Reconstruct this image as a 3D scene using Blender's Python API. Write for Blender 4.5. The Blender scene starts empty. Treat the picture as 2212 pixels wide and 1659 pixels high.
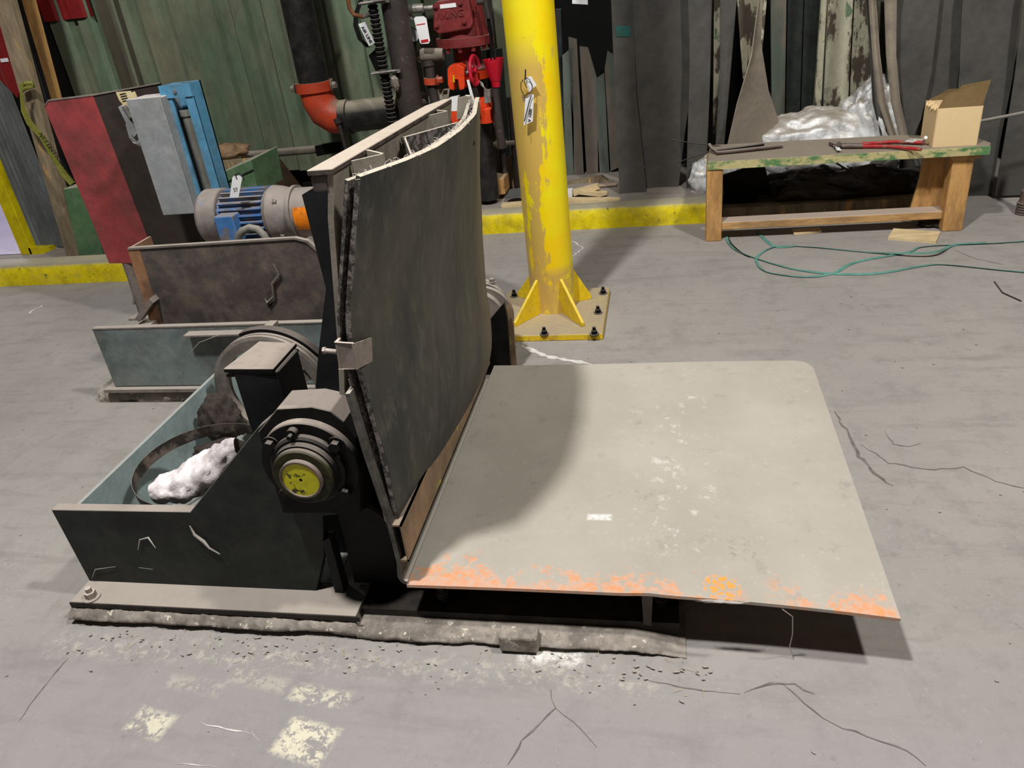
import bpy, bmesh, math, random
from mathutils import Vector, Matrix, noise
random.seed(7)
S = bpy.context.scene
COL = S.collection
PI = math.pi

# ---------------------------------------------------------------- camera
FPX = 1668.0
H0 = 1.5
_y, _p, _r = math.radians(-12.85), math.radians(28.25), math.radians(-6.84)
FW = Vector((math.sin(_y)*math.cos(_p), math.cos(_y)*math.cos(_p), -math.sin(_p)))
RT0 = Vector((math.cos(_y), -math.sin(_y), 0)); UP0 = RT0.cross(FW)
RT = RT0*math.cos(_r) + UP0*math.sin(_r); UP = -RT0*math.sin(_r) + UP0*math.cos(_r)
CP = Vector((0, 0, H0))
cam = bpy.data.objects.new('camera', bpy.data.cameras.new('camera')); COL.objects.link(cam)
cam.data.sensor_width = 36; cam.data.lens = 36*FPX/2212; cam.data.clip_start = 0.014
cam.matrix_world = Matrix(((RT.x, UP.x, -FW.x, CP.x), (RT.y, UP.y, -FW.y, CP.y), (RT.z, UP.z, -FW.z, CP.z), (0, 0, 0, 1)))
S.camera = cam

# ---------------------------------------------------------------- light
w = bpy.data.worlds.new('world'); S.world = w; w.use_nodes = True
w.node_tree.nodes['Background'].inputs[0].default_value = (0.85, 0.92, 1.0, 1)
w.node_tree.nodes['Background'].inputs[1].default_value = 0.014
def lamp(name, loc, power, radius, col):
    l = bpy.data.lights.new(name, 'POINT'); l.energy = power; l.shadow_soft_size = radius; l.color = col
    o = bpy.data.objects.new(name, l); COL.objects.link(o); o.location = loc
    return o
lamp('high_bay_lamp_front', (-1.30, 0.45, 5.5), 1180, 0.17, (1.0, 0.985, 0.965))
lamp('high_bay_lamp_right', (2.2, 1.15, 5.2), 770, 0.17, (1.0, 0.97, 0.925))
lamp('high_bay_lamp_left', (-6.4, 5.2, 5.2), 75, 0.16, (1.0, 0.95, 0.98))
lamp('next_bay_fill', (-8.2, 8.2, 3.2), 330, 0.25, (0.95, 0.88, 1.0))  # unseen fill added to brighten the lilac floor beyond the jamb
S.view_settings.view_transform = 'Standard'
S.view_settings.look = 'None'
S.view_settings.gamma = 1
S.view_settings.use_curve_mapping = False
S.view_settings.exposure = -0.06

# ---------------------------------------------------------------- measuring helpers
def ray(px, py):
    return FW + RT*((px-1106)/FPX) - UP*((py-829.5)/FPX)
def W(px, py, Y):            # world point on the upright plane y = Y
    d = ray(px, py); return CP + d*(Y/d.y)
def WZ(px, py, z=0.0):       # world point on the level plane z
    d = ray(px, py); return CP + d*((z-H0)/d.z)
def WX(px, py, X):
    d = ray(px, py); return CP + d*(X/d.x)

# ---------------------------------------------------------------- materials
def lin(c):
    return tuple(((v/255)/12.92 if v/255 <= .04045 else ((v/255+.055)/1.055)**2.4) for v in c)
def rgba(c): return (*lin(c), 1)
class NT:
    def __init__(s, name):
        s.m = bpy.data.materials.new(name); s.m.use_nodes = True
        s.t = s.m.node_tree; s.b = s.t.nodes['Principled BSDF']
        s.co = s.t.nodes.new('ShaderNodeTexCoord').outputs['Object']
    def n(s, typ, **kw):
        x = s.t.nodes.new(typ)
        for k, v in kw.items(): setattr(x, k, v)
        return x
    def l(s, a, b): s.t.links.new(a, b)
    def val(s, x, sock):
        if hasattr(x, 'links'): s.l(x, sock)
        else: sock.default_value = x
    def noise(s, scale, detail=4, rough=.6, vec=None, dist=0):
        x = s.n('ShaderNodeTexNoise'); x.inputs['Scale'].default_value = scale; x.inputs['Detail'].default_value = detail
        x.inputs['Roughness'].default_value = rough; x.inputs['Distortion'].default_value = dist
        s.l(vec or s.co, x.inputs['Vector']); return x.outputs['Fac']
    def vor(s, scale, feat='F1', vec=None):
        x = s.n('ShaderNodeTexVoronoi', feature=feat); x.inputs['Scale'].default_value = scale
        s.l(vec or s.co, x.inputs['Vector']); return x.outputs['Distance']
    def mapv(s, sc=(1, 1, 1), loc=(0, 0, 0), rot=(0, 0, 0)):
        x = s.n('ShaderNodeMapping'); x.inputs['Scale'].default_value = sc; x.inputs['Location'].default_value = loc; x.inputs['Rotation'].default_value = rot
        s.l(s.co, x.inputs['Vector']); return x.outputs['Vector']
    def ramp(s, f, a, b, lo=0., hi=1.):
        x = s.n('ShaderNodeMapRange'); x.inputs['From Min'].default_value = a; x.inputs['From Max'].default_value = b
        x.inputs['To Min'].default_value = lo; x.inputs['To Max'].default_value = hi; s.l(f, x.inputs['Value']); return x.outputs['Result']
    def math(s, op, a, b=0.):
        x = s.n('ShaderNodeMath', operation=op); s.val(a, x.inputs[0]); s.val(b, x.inputs[1]); return x.outputs[0]
    def mix(s, f, a, b):
        x = s.n('ShaderNodeMix', data_type='RGBA'); s.val(f, x.inputs[0])
        s.val(a if hasattr(a, 'links') else rgba(a), x.inputs[6]); s.val(b if hasattr(b, 'links') else rgba(b), x.inputs[7]); return x.outputs[2]
    def sep(s, vec=None):
        x = s.n('ShaderNodeSeparateXYZ'); s.l(vec or s.co, x.inputs[0]); return x.outputs
    def boxmask(s, cx, cy, hw, hh, soft=.04, rot=0):
        v = s.mapv(loc=(-cx, -cy, 0)) if not rot else None
        if rot:
            x = s.n('ShaderNodeMapping', vector_type='TEXTURE'); x.inputs['Location'].default_value = (cx, cy, 0); x.inputs['Rotation'].default_value = (0, 0, rot)
            s.l(s.co, x.inputs['Vector']); v = x.outputs['Vector']
        q = s.sep(v)
        a = s.math('SUBTRACT', s.math('ABSOLUTE', q[0]), hw); b = s.math('SUBTRACT', s.math('ABSOLUTE', q[1]), hh)
        return s.ramp(s.math('MAXIMUM', a, b), 0, -soft)
    def finish(s, col, rough=.7, metal=0., bump=None, bstr=.2, bdist=.004, spec=.3):
        s.val(col if hasattr(col, 'links') else rgba(col), s.b.inputs['Base Color'])
        s.val(rough, s.b.inputs['Roughness']); s.b.inputs['Metallic'].default_value = metal
        s.b.inputs['Specular IOR Level'].default_value = spec
        if bump is not None:
            x = s.n('ShaderNodeBump'); x.inputs['Strength'].default_value = bstr; x.inputs['Distance'].default_value = bdist
            s.l(bump, x.inputs['Height']); s.l(x.outputs['Normal'], s.b.inputs['Normal'])
        return s.m
DUST = (166, 155, 145)
def M(name, c, c2=None, sc=6, lo=.4, hi=.65, rough=.7, metal=0., dust=0., dustcol=DUST, stretch=(1, 1, 1),
      chips=None, bump=.25, bs=60, var=.25, spec=.3, side=.22, grime=.35):
    t = NT(name); v = t.mapv(sc=stretch)
    n1 = t.noise(sc, 6, .65, v)
    col = t.mix(t.ramp(n1, lo, hi), c, c2 or tuple(int(x*(1-var)) for x in c))
    if chips:
        cc, cs, th = chips
        col = t.mix(t.ramp(t.noise(cs, 8, .7, v), th, th+.03), col, cc)
    fine = t.noise(bs, 4, .7, v)
    if grime > 0:
        gg = t.noise(sc*3.7, 8, .75, v)
        x = t.n('ShaderNodeMix', data_type='RGBA', blend_type='MULTIPLY'); x.inputs[0].default_value = grime
        t.l(col, x.inputs[6]); rr_ = t.ramp(gg, .32, .68, .35, 1.35)
        cb = t.n('ShaderNodeCombineColor'); [t.l(rr_, cb.inputs[i]) for i in range(3)]
        t.l(cb.outputs[0], x.inputs[7]); col = x.outputs[2]
    if dust > 0:
        g = t.n('ShaderNodeNewGeometry')
        z = t.sep(g.outputs['Normal'])[2]
        up = t.ramp(z, .3, .85)
        side = t.math('MULTIPLY', t.ramp(t.noise(sc*2.3, 6, .7), .45, .75), side)
        f = t.math('MULTIPLY', t.math('MAXIMUM', up, side), t.ramp(t.noise(sc*1.7, 5, .7), .2, .5, dust*.75, dust))
        col = t.mix(f, col, dustcol)
    return t.finish(col, rough, metal, fine, bump, .003, spec)

def world_dust_floor():
    t = NT('dusty_concrete')
    n1 = t.noise(1.1, 6, .6); n2 = t.noise(7, 8, .72); n3 = t.noise(55, 6, .75)
    c = t.mix(t.ramp(n1, .35, .65), (149, 144, 139), (160, 154, 148))
    st = t.noise(2.2, 8, .7, t.mapv(sc=(1, 5, 1)))
    c = t.mix(t.ramp(st, .52, .72, 0, .45), c, (112, 108, 104))
    c = t.mix(t.ramp(n2, .5, .72, 0, .4), c, (114, 110, 106))
    c = t.mix(t.ramp(n3, .56, .72, 0, .38), c, (186, 180, 172))
    c = t.mix(t.ramp(t.noise(17, 9, .8), .60, .68, 0, .6), c, (98, 94, 90))
    c = t.mix(t.ramp(t.noise(120, 3, .6), .70, .75, 0, .6), c, (225, 220, 212))
    c = t.mix(t.ramp(t.noise(3.6, 9, .8, t.mapv(sc=(1.7, 1, 1), rot=(0, 0, .5))), .54, .70, 0, .5), c, (120, 116, 111))
    c = t.mix(t.ramp(t.noise(33, 8, .8), .58, .68, 0, .4), c, (122, 118, 114))
    c = t.mix(t.math('MULTIPLY', t.ramp(t.sep()[1], 1.45, 1.15), .35), c, (146, 142, 147))
    # worn cream paint squares near the viewer
    wear = t.noise(60, 8, .75); wear2 = t.noise(11, 4, .6)
    both = t.math('ADD', t.math('MULTIPLY', wear, .65), t.math('MULTIPLY', wear2, .35))
    wm = t.ramp(both, .47, .52)
    for (px, py, hw, hh, k, rot) in ((325, 1562, .062, .042, .8, -.2), (660, 1600, .075, .058, .9, -.2), (690, 1505, .085, .034, .7, -.12), (560, 1470, .09, .03, .28, -.15), (420, 1480, .09, .03, .25, -.1)):
        p = WZ(px, py)
        mk = t.math('MULTIPLY', t.boxmask(p.x, p.y, hw, hh, .02, rot), t.math('MULTIPLY', wm, k))
        c = t.mix(mk, c, (222, 214, 190))
    # powdery grime in front of the grout
    p = WZ(1190, 1420); q = t.sep()
    mk = t.math('MULTIPLY', t.boxmask(p.x, p.y, .09, .035, .03), t.ramp(t.noise(40, 8, .8), .42, .55))
    c = t.mix(mk, c, (232, 228, 222))
    mk = t.math('MULTIPLY', t.boxmask(-.85, 1.27, .85, .06, .05), t.ramp(t.noise(30, 8, .8), .5, .62, 0, .6))
    c = t.mix(mk, c, (205, 196, 180))
    h = t.math('ADD', t.math('MULTIPLY', n2, .6), t.math('MULTIPLY', n3, .5))
    return t.finish(c, .82, 0, h, .6, .005, .2)
def deck_mat():
    t = NT('dusty_steel_deck'); t.co = t.n('ShaderNodeNewGeometry').outputs['Position']
    n1 = t.noise(2.5, 6, .6); n2 = t.noise(14, 8, .7)
    c = t.mix(t.ramp(n1, .35, .65), (166, 159, 148), (179, 172, 161))
    c = t.mix(t.ramp(n2, .58, .72, 0, .5), c, (138, 131, 122))
    c = t.mix(t.ramp(t.noise(48, 8, .8), .56, .70, 0, .4), c, (206, 200, 190))
    scr = t.noise(22, 8, .75)
    mk = t.math('MULTIPLY', t.boxmask(.02, 2.0, .16, .55, .12), t.ramp(scr, .57, .64, 0, .5))
    c = t.mix(mk, c, (228, 224, 218))
    p = WZ(1295, 1118, .17)
    c = t.mix(t.math('MULTIPLY', t.boxmask(p.x, p.y, .036, .016, .008), t.ramp(t.noise(90, 4), .3, .5)), c, (224, 220, 216))
    p = WZ(1600, 1180, .175)
    c = t.mix(t.math('MULTIPLY', t.boxmask(p.x, p.y, .05, .05, .03), t.ramp(t.noise(60, 5), .55, .6, 0, .6)), c, (140, 132, 124))
    # orange paint showing where the front edge is worn
    q = t.sep(); yy = t.math('ADD', q[1], t.math('MULTIPLY', q[0], .046))
    edge = t.ramp(yy, 1.495, 1.35)
    pat = t.noise(34, 10, .8); bigp = t.noise(7, 3, .6)
    m1 = t.math('MULTIPLY', t.ramp(t.math('ADD', t.math('ADD', t.math('MULTIPLY', pat, .7), t.math('MULTIPLY', bigp, .35)), t.math('MULTIPLY', edge, .17)), .62, .65), t.ramp(edge, .0, .25))
    bare = t.boxmask(.20, 1.36, .09, .2, .08)
    m1 = t.math('MULTIPLY', m1, t.math('SUBTRACT', 1., bare))
    c = t.mix(t.math('MULTIPLY', m1, .8), c, t.mix(t.ramp(t.noise(50, 4), .4, .6), (226, 148, 92), (208, 168, 144)))
    lip = t.ramp(t.math('ADD', yy, t.math('MULTIPLY', bigp, .04)), 1.40, 1.36)
    c = t.mix(t.math('MULTIPLY', lip, .55), c, (206, 160, 136))
    # boot print: cells of orange
    p = WZ(1560, 1262, .18)
    cells = t.ramp(t.vor(44, 'DISTANCE_TO_EDGE'), .10, .14)
    r = t.n('ShaderNodeVectorMath', operation='DISTANCE'); t.l(t.co, r.inputs[0]); r.inputs[1].default_value = (p.x, p.y, .178)
    rm = t.ramp(t.math('ADD', r.outputs['Value'], t.math('MULTIPLY', t.noise(30, 2), .02)), .058, .050)
    c = t.mix(t.math('MULTIPLY', rm, cells), c, (238, 158, 82))
    p = WZ(1900, 1292, .185)
    c = t.mix(t.math('MULTIPLY', t.boxmask(p.x, p.y, .035, .06, .025), t.ramp(t.noise(35, 8, .75), .47, .56, 0, .85)), c, (228, 152, 98))
    yb = t.math('MULTIPLY', t.ramp(q[1], 2.60, 2.625), t.ramp(t.noise(30, 6, .7), .5, .55))
    c = t.mix(yb, c, (205, 196, 90))
    return t.finish(c, .75, 0, n2, .15, .002, .3)
def pole_mat():
    t = NT('yellow_painted_steel')
    q = t.sep()
    v = t.mapv(sc=(1, 1, .45))
    n = t.noise(11, 10, .78, v)
    c = t.mix(t.ramp(t.noise(4, 3), .4, .6), (255, 214, 0), (250, 232, 8))
    # tan dust clinging to the left side, clean at the right
    band = t.ramp(q[0], .088, -.02)
    hm = t.ramp(q[2], 1.26, 1.12, .12, 1)
    f = t.math('ADD', t.math('MULTIPLY', n, 1.25), t.math('MULTIPLY', band, .45))
    f = t.math('ADD', f, t.math('ADD', t.ramp(q[2], .78, .70, 0, -.20), t.ramp(t.noise(9, 6, .7, t.mapv(sc=(2.4, 2.4, .25))), .52, .62, 0, -.16)))
    m = t.math('MULTIPLY', t.ramp(f, .76, .80), hm)
    c = t.mix(t.math('MULTIPLY', m, .88), c, (204, 168, 92))
    low = t.math('MULTIPLY', t.ramp(q[2], .27, .22), t.ramp(t.noise(14, 6), .35, .5))
    c = t.mix(t.math('MULTIPLY', low, .8), c, (200, 164, 92))
    c = t.mix(t.math('MULTIPLY', t.ramp(t.noise(38, 8, .8), .64, .67), .9), c, (96, 74, 22))
    return t.finish(c, .42, 0, t.noise(45, 6, .7), .2, .003, .5)
MT = {}
def rubber_mat():
    t = NT('worn_rubber_sheet'); v = t.mapv(sc=(1, 1, .35)); P = t.n('ShaderNodeNewGeometry').outputs['Position']; q = t.sep(P)
    c = t.mix(t.ramp(t.noise(4.5, 7, .65, v), .36, .64), (84, 82, 71), (52, 54, 53))
    c = t.mix(t.ramp(t.noise(30, 8, .75, v), .50, .70, 0, .55), c, (112, 108, 94))
    c = t.mix(t.ramp(t.noise(16, 9, .8, v), .60, .68, 0, .55), c, (44, 44, 43))
    f = t.math('ADD', q[1], t.math('MULTIPLY', t.noise(5, 5, .7, v), .30))
    c = t.mix(t.ramp(f, 2.26, 2.44, 0, .6), c, (128, 114, 94))
    crk = t.math('MULTIPLY', t.ramp(t.noise(26, 8, .8, t.mapv(sc=(1, 1.6, .3))), .61, .63), t.ramp(f, 2.16, 2.26))
    c = t.mix(t.math('MULTIPLY', crk, t.ramp(q[2], .98, .88)), c, (22, 20, 19))
    g = t.sep(t.n('ShaderNodeNewGeometry').outputs['Normal'])[2]
    c = t.mix(t.ramp(g, .3, .8), c, (190, 181, 164))
    return t.finish(c, .62, 0, t.noise(40, 6, .75, v), .5, .003, .3)
MT['floor'] = world_dust_floor()
MT['deck'] = deck_mat()
MT['pole'] = pole_mat()
MT['pole_base'] = M('dusty_yellow_base', (228, 192, 34), (196, 160, 50), 12, .52, .6, .6, dust=.88, dustcol=(158, 147, 132), side=.1, chips=((70, 60, 40), 30, .68))
MT['curb'] = M('yellow_curb_paint', (236, 214, 10), (190, 170, 10), 7, .45, .7, .6, dust=.9, dustcol=(150, 145, 138), chips=((92, 84, 30), 22, .62), bump=.5)
MT['curb_slab'] = M('slab_concrete', (128, 122, 114), (104, 98, 92), 6, dust=.5)
MT['dark_green'] = M('dark_green_steel', (43, 48, 45), (30, 30, 29), 5, .45, .7, .5, dust=.95, spec=.15, side=.05)
MT['teal'] = M('blue_green_steel', (112, 123, 122), (84, 90, 88), 5, .45, .7, .5, dust=.95, side=.3)
MT['tray'] = M('lit_blue_green_steel', (158, 176, 176), (120, 132, 130), 5, .5, .75, .5, dust=.6, side=.2, dustcol=(160, 152, 142))  # blue-green steel lightened to stand in for stronger light in the tray
MT['black'] = M('greasy_black_steel', (22, 21, 21), (11, 10, 10), 9, rough=.5, dust=.8, dustcol=(120, 112, 106), spec=.12, side=.015)
MT['rag'] = M('white_cotton_rag', (240, 232, 232), (150, 130, 122), 7, .5, .66, .95, bump=1.0, bs=60)
MT['black_clean'] = M('black_plate', (38, 40, 43), (26, 27, 29), 5, rough=.55, dust=.5, side=.03, spec=.15)
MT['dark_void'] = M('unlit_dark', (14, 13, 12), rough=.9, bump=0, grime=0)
MT['greydust'] = M('dusty_grey_steel', (132, 122, 113), (104, 96, 89), 8, dust=.85, dustcol=(170, 160, 150))
MT['rail'] = M('pale_dusty_rail', (84, 72, 66), (60, 50, 48), 16, dust=.92, dustcol=(190, 177, 162), grime=.6)
MT['fold'] = M('dusty_folded_steel', (88, 84, 78), (60, 57, 54), 12, dust=.98, dustcol=(172, 165, 154))
MT['rubber'] = rubber_mat()
MT['rubber_edge'] = M('cut_rubber_edge', (124, 116, 112), (58, 54, 52), 60, .45, .55, .8, dust=.9, dustcol=(186, 177, 162), bump=.8, bs=90)
MT['panel_grey'] = M('grey_liner_plate', (158, 149, 134), (130, 122, 110), 6, dust=.9, dustcol=(192, 182, 168))
MT['tan_edge'] = M('tan_rusty_tube', (150, 124, 96), (120, 98, 76), 10, dust=.4, chips=((176, 170, 70), 9, .60))
MT['clamp'] = M('dusty_clamp', (150, 138, 128), (134, 122, 112), 12, dust=.8, dustcol=(204, 192, 182))
MT['brown'] = M('brown_steel_plate', (86, 76, 72), (66, 62, 62), 5, rough=.55, dust=.9, dustcol=(196, 170, 146))
MT['brown_rust'] = M('rusty_bracket', (150, 108, 74), (112, 84, 64), 8, dust=.7, dustcol=(206, 186, 166))
MT['motor_blue'] = M('blue_motor_paint', (66, 118, 176), (120, 112, 106), 9, .48, .56, .45, dust=.75, dustcol=(150, 140, 132))
MT['motor_dust'] = M('dusty_motor_casting', (140, 129, 122), (118, 112, 112), 7, rough=.6, dust=.5, chips=((76, 116, 168), 5, .62))
MT['orange'] = M('orange_safety_patch', (235, 130, 20), (190, 110, 40), 18, .5, .6, .6)
MT['red_plate'] = M('dull_red_plate', (156, 66, 66), (118, 64, 62), 4, .4, .62, .6, chips=((165, 30, 48), 5, .69))
MT['brown_plate'] = M('dark_brown_plate', (60, 51, 46), (48, 42, 38), 4, rough=.6)
MT['sw_grey'] = M('grey_enclosure', (146, 150, 152), (132, 136, 136), 5, rough=.5, dust=.8, dustcol=(215, 205, 200))
MT['sw_blue'] = M('blue_channel_paint', (84, 146, 182), (80, 112, 128), 6, .45, .65, .5, dust=.6, chips=((132, 134, 112), 9, .68))
MT['conduit'] = M('grey_conduit', (126, 124, 116), rough=.6, dust=.5)
MT['green_wall'] = M('green_corrugated', (98, 116, 94), (116, 116, 96), 2.2, .42, .62, .6, stretch=(1.2, 1, .5), chips=((106, 96, 80), 5, .66), side=.35, dust=.3, dustcol=(120, 112, 88), grime=.5, bump=.4, bs=20)
MT['green_dirty'] = M('dirty_green_panel', (88, 82, 68), (70, 66, 54), 3, stretch=(2, 1, .3))
MT['red_paint'] = M('red_painted_sheet', (140, 26, 26), (112, 24, 24), 4)
MT['green_box'] = M('green_box_paint', (78, 112, 76), (66, 92, 66), 5, dust=.8, dustcol=(168, 160, 146))
MT['peel'] = M('peeling_paint', (182, 178, 154), (84, 76, 64), 9, .47, .52, .7, stretch=(1, 1, .4), chips=((98, 118, 92), 6, .60), bump=.8, bs=30)
MT['board'] = M('weathered_panel', (110, 100, 90), (84, 92, 82), 5, .45, .6, .8, stretch=(1, 1, .3), bump=.5)
MT['board_green'] = M('weathered_green_panel', (98, 108, 98), (84, 82, 74), 5, .45, .6, .8, stretch=(1, 1, .3), bump=.5)
MT['strip'] = M('rubber_strip', (88, 86, 82), (74, 73, 71), 3, .4, .65, .55, bump=.2, bs=120, spec=.25)
MT['strip_light'] = M('dusty_rubber_strip', (146, 135, 120), (120, 112, 101), 3, rough=.6, bump=.2)
MT['foil'] = M('silvery_insulation_film', (236, 238, 240), (166, 164, 162), 9, .42, .62, .42, .15, dust=.8, dustcol=(150, 138, 120), bump=1.0, bs=34)
MT['film_dark'] = M('dark_plastic_film', (70, 66, 62), (46, 43, 40), 6, rough=.35, bump=.8, bs=14)
MT['wood'] = M('old_timber', (206, 158, 96), (164, 122, 74), 9, stretch=(2, 2, .5), dust=.6, dustcol=(170, 154, 136), chips=((74, 56, 40), 12, .66), bump=.4)
MT['wood_h'] = M('old_timber_rail', (206, 162, 104), (160, 124, 82), 9, stretch=(.5, 2, 2), dust=.85, dustcol=(172, 160, 150), bump=.4)
MT['wood_grey'] = M('grey_weathered_timber', (150, 134, 108), (118, 104, 84), 8, stretch=(2, 2, .4), chips=((190, 150, 92), 5, .60), bump=.4)
MT['wood_pale'] = M('split_pale_wood', (226, 204, 160), (196, 172, 130), 12, stretch=(.6, 2, 2), bump=.4)
MT['bench_top'] = M('dusty_bench_top', (150, 136, 118), (132, 120, 104), 8, dust=.7, dustcol=(146, 135, 121))
MT['bench_edge'] = M('green_flaking_edge', (92, 134, 84), (196, 184, 132), 9, .45, .55, stretch=(1, 1, 2), bump=.4)
MT['card'] = M('cardboard', (236, 208, 160), (226, 198, 150), 3, rough=.8, bump=.1, grime=.1)
MT['card_in'] = M('cardboard_inside', (120, 98, 62), (104, 84, 52), 3, rough=.85, bump=.1)
MT['red_tool'] = M('red_tool_grip', (176, 40, 44), (150, 90, 80), 14, .5, .6, .5)
MT['tool_steel'] = M('rusty_tool_steel', (104, 88, 80), (80, 66, 60), 18, dust=.5)
MT['strap_green'] = M('green_plastic_strap', (104, 158, 146), (84, 128, 118), 8, rough=.35, bump=.05)
MT['strap_black'] = M('black_strap', (36, 34, 32), rough=.4, bump=.05)
MT['strap_steel'] = M('steel_strapping', (52, 47, 44), (110, 98, 90), 10, .5, .6, .45, dust=.6)
MT['pipe_black'] = M('black_sprinkler_pipe', (36, 34, 35), (28, 27, 28), 5, rough=.45, dust=1., dustcol=(160, 150, 132), side=.1)
MT['pipe_brown'] = M('rusty_brown_pipe', (62, 54, 51), (48, 43, 42), 9, rough=.6, chips=((92, 74, 64), 24, .62))
MT['pipe_grey'] = M('dusty_grey_pipe', (120, 112, 100), (98, 90, 80), 8, dust=.7)
MT['coupling'] = M('orange_coupling', (206, 74, 38), (176, 62, 40), 8, rough=.5, dust=.9, dustcol=(136, 122, 106))
MT['valve_red'] = M('dark_red_casting', (128, 44, 44), (104, 36, 38), 8, rough=.5, dust=.7, dustcol=(140, 112, 104))
MT['valve_orange'] = M('orange_red_casting', (232, 74, 30), (206, 58, 28), 10, rough=.45)
MT['wheel_red'] = M('pink_red_handwheel', (222, 40, 66), rough=.4)
MT['cup_red'] = M('red_plastic_cup', (206, 24, 48), rough=.35)
MT['cap_dust'] = M('dusty_black_cap', (23, 22, 22), (13, 12, 12), 14, rough=.6, dust=.95, dustcol=(168, 156, 146), spec=.12, side=.02)
MT['white'] = M('white_tag', (236, 236, 236), (224, 224, 226), 3, rough=.5, bump=0, grime=0)
MT['red_label'] = M('red_label_print', (206, 40, 50), rough=.5, bump=0, grime=0)
MT['ink'] = M('black_ink', (28, 28, 30), rough=.6, bump=0, grime=0)
MT['tape'] = M('yellow_warning_tape', (138, 138, 62), (118, 118, 50), 10, rough=.5)
MT['galv'] = M('galvanised_sheet', (112, 116, 116), (84, 86, 84), 4, rough=.5, metal=.2, stretch=(1, 1, .4))
MT['chrome'] = M('worn_chrome', (176, 172, 166), (120, 112, 106), 20, rough=.4, metal=.5)
MT['cap_yellow'] = M('yellow_bearing_cap', (214, 206, 22), (186, 178, 20), 12, rough=.45, chips=((60, 58, 20), 22, .60))
MT['olive'] = M('olive_bearing_ring', (50, 50, 24), (26, 25, 22), 14, .45, .6, .6, dust=.5, side=.05, spec=.15)
MT['grout'] = M('crumbling_grout', (158, 149, 139), (120, 112, 104), 14, .42, .6, .9, bump=1.0, bs=50, chips=((214, 206, 190), 30, .60))
MT['fluff'] = M('cotton_lint', (196, 186, 180), (150, 136, 130), 9, .46, .6, .95, bump=1.0, bs=80)
MT['lint'] = M('grey_lint', (74, 64, 58), (48, 42, 38), 14, rough=1, bump=1.0, bs=90)
MT['web'] = M('cobweb_strand', (186, 178, 170), rough=1, bump=0, grime=0)
MT['lilac'] = M('lilac_epoxy_floor', (206, 196, 224), (190, 182, 206), 2, rough=.35, bump=0, grime=0)
MT['jamb'] = M('yellow_jamb', (206, 190, 10), (180, 160, 10), 5, rough=.5)
MT['crack'] = M('dirt_filled_crack', (104, 99, 95), (130, 124, 118), 20, rough=.95)
MT['chalk'] = M('white_chalk_mark', (226, 222, 216), (200, 195, 190), 30, rough=.9)
MT['burlap'] = M('brown_sacking', (150, 122, 92), (104, 80, 58), 8, bump=.8, bs=24)
MT['dark_sack'] = M('dark_torn_sacking', (70, 54, 40), (50, 38, 28), 8, bump=.8, bs=24)
MT['glass'] = M('gauge_face', (214, 220, 226), rough=.2, bump=0, grime=0)
MT['paper'] = M('yellowed_paper', (226, 212, 166), (206, 188, 140), 10, rough=.8)
MT['rust'] = M('rusted_flat_bar', (140, 86, 50), (90, 62, 44), 12)
MT['teal_paint'] = M('teal_paint_mark', (38, 108, 98), (52, 84, 78), 14)

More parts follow.
